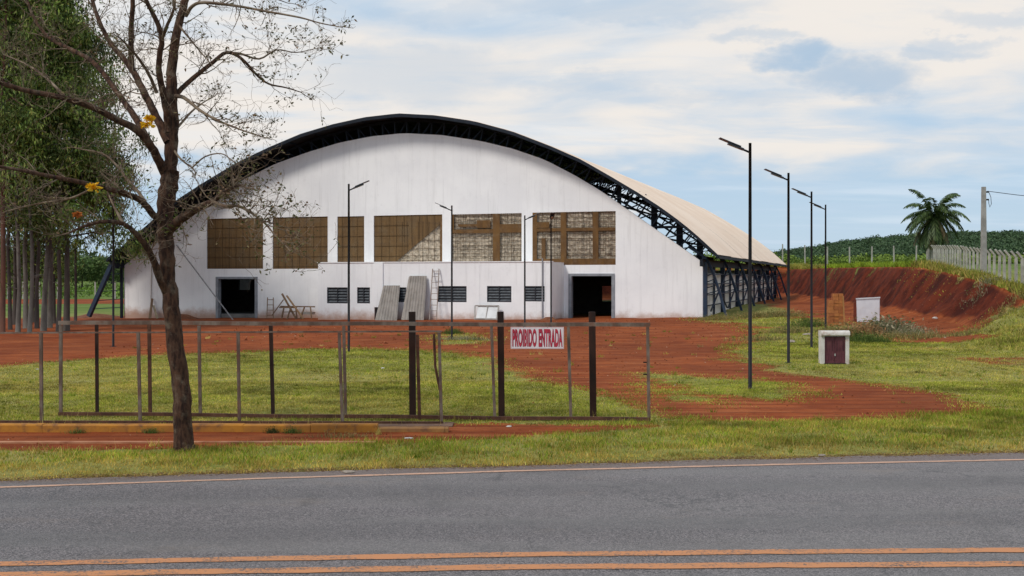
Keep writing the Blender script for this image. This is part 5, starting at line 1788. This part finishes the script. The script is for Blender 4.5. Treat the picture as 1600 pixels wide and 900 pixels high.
def tufts():
    cx = RNG.uniform(-13, 20, 2600); cy = 13.4 + 34 * RNG.uniform(0, 1, 2600) ** 1.4
    e = earth(cx, cy)
    p = np.where(e > .5, .22 * (1.3 - e) + .05, .5)
    k = (RNG.uniform(0, 1, len(cx)) < p) & (cy > road_edge(cx) + .3) & (np.abs(cx / cy) < .52) & ((cy < 16.0) | (cy > 17.4) | (cx > 0))
    cx, cy = cx[k], cy[k]
    m = 16
    x = np.repeat(cx, m) + RNG.normal(0, .045, len(cx) * m); y = np.repeat(cy, m) + RNG.normal(0, .045, len(cx) * m)
    hh = np.repeat(RNG.uniform(.05, .15, len(cx)), m) * RNG.uniform(.5, 1.2, len(x))
    base = np.repeat(tints(len(cx), [(.20, .27, .03), (.13, .19, .02), (.42, .34, .12), (.52, .42, .2)], [4, 3, 3, 1], .2), m, axis=0)
    blades_obj('grass_tufts', x, y, hh, RNG.uniform(.008, .016, len(x)) * (1 + .02 * (y - 14)), base, .9)
    # thin seed stalks
    x, y = scatter(5200, -11, 13, 12.4, 19, lambda a, b: (b > road_edge(a) + .35) & (RNG.uniform(0, 1, len(a)) > earth(a, b) + .1) & (vnoise(a, b, .9, 81) > .45))
    blades_obj('seed_stalks', x, y, RNG.uniform(.10, .24, len(x)), np.full(len(x), .006), tints(len(x), [(.55, .45, .22), (.45, .36, .14)], [1, 1], .15), .5)
tufts()

def weeds(name, px, py, n, rx, ry, hgt, tone, label, Y=None, w=.02, group='weeds around the yard'):
    if Y is None: X, Y = G(px, py)
    else: X = (px - 800) / F * Y
    x = X + RNG.normal(0, rx * .5, n); y = Y + RNG.normal(0, ry * .5, n)
    z = H(x, y) - .01
    c = RNG.uniform(.4, 1.1, n) * (1 - .4 * np.clip(np.abs(x - X) / (rx + .01), 0, 1))
    V = blades(x, y, z, hgt * c, np.full(n, w) * RNG.uniform(.7, 1.4, n), .7)
    # leafy specks on the stems
    m = n // 2
    cen = np.stack([x[:m], y[:m], z[:m] + hgt * c[:m] * RNG.uniform(.4, 1, m)], 1) + RNG.normal(0, hgt * .1, (m, 3))
    q = leaf_quads(cen, hgt * .22, hgt * .09, .1)
    V4 = np.concatenate([V, V[:, 2:3]], 1)
    A = np.concatenate([V4, q])
    g = Hs(X, Y)
    o = polys(name, A, 4, tints(len(A), tone, [1] * len(tone), .2), leafmat('grass blade', .7, .3), None, (X, Y, g))
    tag(o, label, 'weeds', group, 'stuff')
WG = [(.09, .14, .025), (.13, .17, .035), (.06, .09, .02)]; WY = [(.36, .26, .10), (.24, .20, .07), (.13, .15, .04)]; WP = [(.40, .34, .22), (.20, .19, .10), (.10, .13, .05)]
weeds('weed_clump', 1372, 520, 700, 1.0, .8, .75, WP, 'pale flowering weeds at the foot of the white box')
weeds('weed_clump', 1352, 523, 500, .7, .6, .6, [(.42, .22, .10), (.25, .17, .07)], 'dry orange weeds right in front of the white box')
weeds('weed_clump', 1395, 518, 600, 1.1, .8, .65, WP, 'grey green weeds right of the white box')
weeds('weed_clump', 1340, 534, 700, 1.0, .6, .42, WG, 'dark green weeds behind the meter box')
weeds('weed_clump', 1366, 536, 500, .7, .4, .35, WG, 'dark green low weeds right of the meter box')
weeds('weed_clump', 1262, 510, 500, .9, .7, .5, WG, 'green weeds around the foot of the third lamp')
weeds('weed_clump', 1235, 520, 600, 1.1, .8, .4, WY, 'straw coloured weeds left of the third lamp')
weeds('weed_clump', 1300, 520, 350, .7, .5, .4, WY, 'dry weeds under the brick stack')
weeds('weed_clump', 1120, 500, 600, 1.5, .8, .35, WY, 'dry grass tuft at the corner of the hall')
weeds('weed_clump', 1170, 497, 900, 2.0, 1.0, .45, WY, 'dry grass mound beside the navy side frames')
weeds('weed_clump', 1215, 495, 900, 1.6, 1.0, .5, WY, 'dry grass below the back half of the side frames')
weeds('weed_clump', 707, 522, 420, .5, .4, .32, WG, 'green tuft at the foot of the lamp with left pointing head')
weeds('weed_clump', 725, 531, 500, 1.2, .5, .22, WP, 'pale low tuft in the red earth beside a lamp foot')
weeds('weed_clump', 1575, 490, 500, 1.2, 1.4, .55, WP, 'tall pale weeds on the bank slope at the right edge', 50)
weeds('weed_clump', 1540, 512, 300, .9, .9, .4, WP, 'pale weeds at the foot of the bank at the right', 46)
weeds('weed_clump', 236, 677, 160, .16, .08, .12, WG, 'tuft at the kerb left of the tree trunk', 16.1, .008)
weeds('weed_clump', 456, 677, 160, .14, .08, .13, WG, 'tuft at the kerb right of the tree trunk', 16.1, .008)
weeds('weed_clump', 425, 678, 130, .10, .07, .14, [(.03, .045, .012), (.05, .07, .02)], 'small dark tuft at the kerb below the slim post', 16.1, .008)
weeds('weed_clump', 120, 677, 120, .14, .07, .11, WG, 'tuft at the kerb near the left end of the gate', 16.1, .008)
weeds('weed_clump', 540, 684, 200, .5, .15, .14, WY, 'thin straw tuft on the dirt strip where two gate bars meet', 15.7, .008)

for (px, py, Y) in ((1395, 528, 40), (1450, 530, 39), (1505, 533, 38.5), (1560, 520, 40.5), (1590, 500, 42)):
    weeds('weed_clump', px, py, 420, 1.3, .7, .30, WY, 'straw coloured weeds along the edge of the dug out earth', Y)
weeds('weed_clump', 1320, 525, 500, .9, .6, .55, [(.46, .26, .12), (.30, .20, .08), (.16, .16, .05)], 'dry orange brown weeds between the brick stack and the white box')
weeds('weed_clump', 1425, 522, 350, .9, .6, .40, WP, 'pale sparse weeds right of the leafy clump by the white box')
weeds('weed_clump', 1190, 532, 450, 1.2, .6, .30, WY, 'straw weeds on the bare patch between two lamps')
# grass fringe on the crest of the bank and on the plateau
def crest():
    n = 60000
    y = RNG.uniform(40, 128, n)
    xt = np.interp(y, BANK_Y, BANK_X)
    x = xt + RNG.exponential(1.6, n) - .15
    back = RNG.uniform(0, 1, n) < .35
    xb = RNG.uniform(8, 30, n); yb = 118.5 + RNG.exponential(1.6, n) - .4
    x = np.where(back, xb, x); y = np.where(back, yb, y)
    h = RNG.uniform(.10, .42, n) * (.5 + vnoise(x, y, .8, 51))
    t1 = tints(n, [(.26, .28, .06), (.42, .33, .13), (.15, .18, .035)], [3, 3, 2], .2)
    t2 = tints(n, [(.22, .34, .035), (.28, .38, .05)], [1, 1], .15)
    t = np.where(((y > 60) & (y < 100))[:, None], t2, t1)
    blades_obj('bank_grass', x, y, h, RNG.uniform(.04, .08, n), t, .8)
    # grassy slope right foreground
    def ok(x, y):
        return (RNG.uniform(0, 1, len(x)) > earth(x, y) * 1.1) & (x / y < .55)
    x, y = scatter(90000, 15, 34, 30, 62, ok)
    xt = np.interp(y, BANK_Y, BANK_X)
    k = (x > xt - .3) | (y < 42)
    x, y = x[k], y[k]; n = len(x)
    h = RNG.uniform(.05, .2, n)
    t = tints(n, [(.24, .28, .055), (.34, .31, .10), (.44, .36, .15)], [3, 3, 1], .2)
    blades_obj('slope_grass', x, y, h, RNG.uniform(.025, .05, n), t, .8)
crest()
print('objects', len(bpy.data.objects), 'tris ~', sum(len(o.data.polygons) for o in bpy.data.objects if o.type == 'MESH') * 1.8)
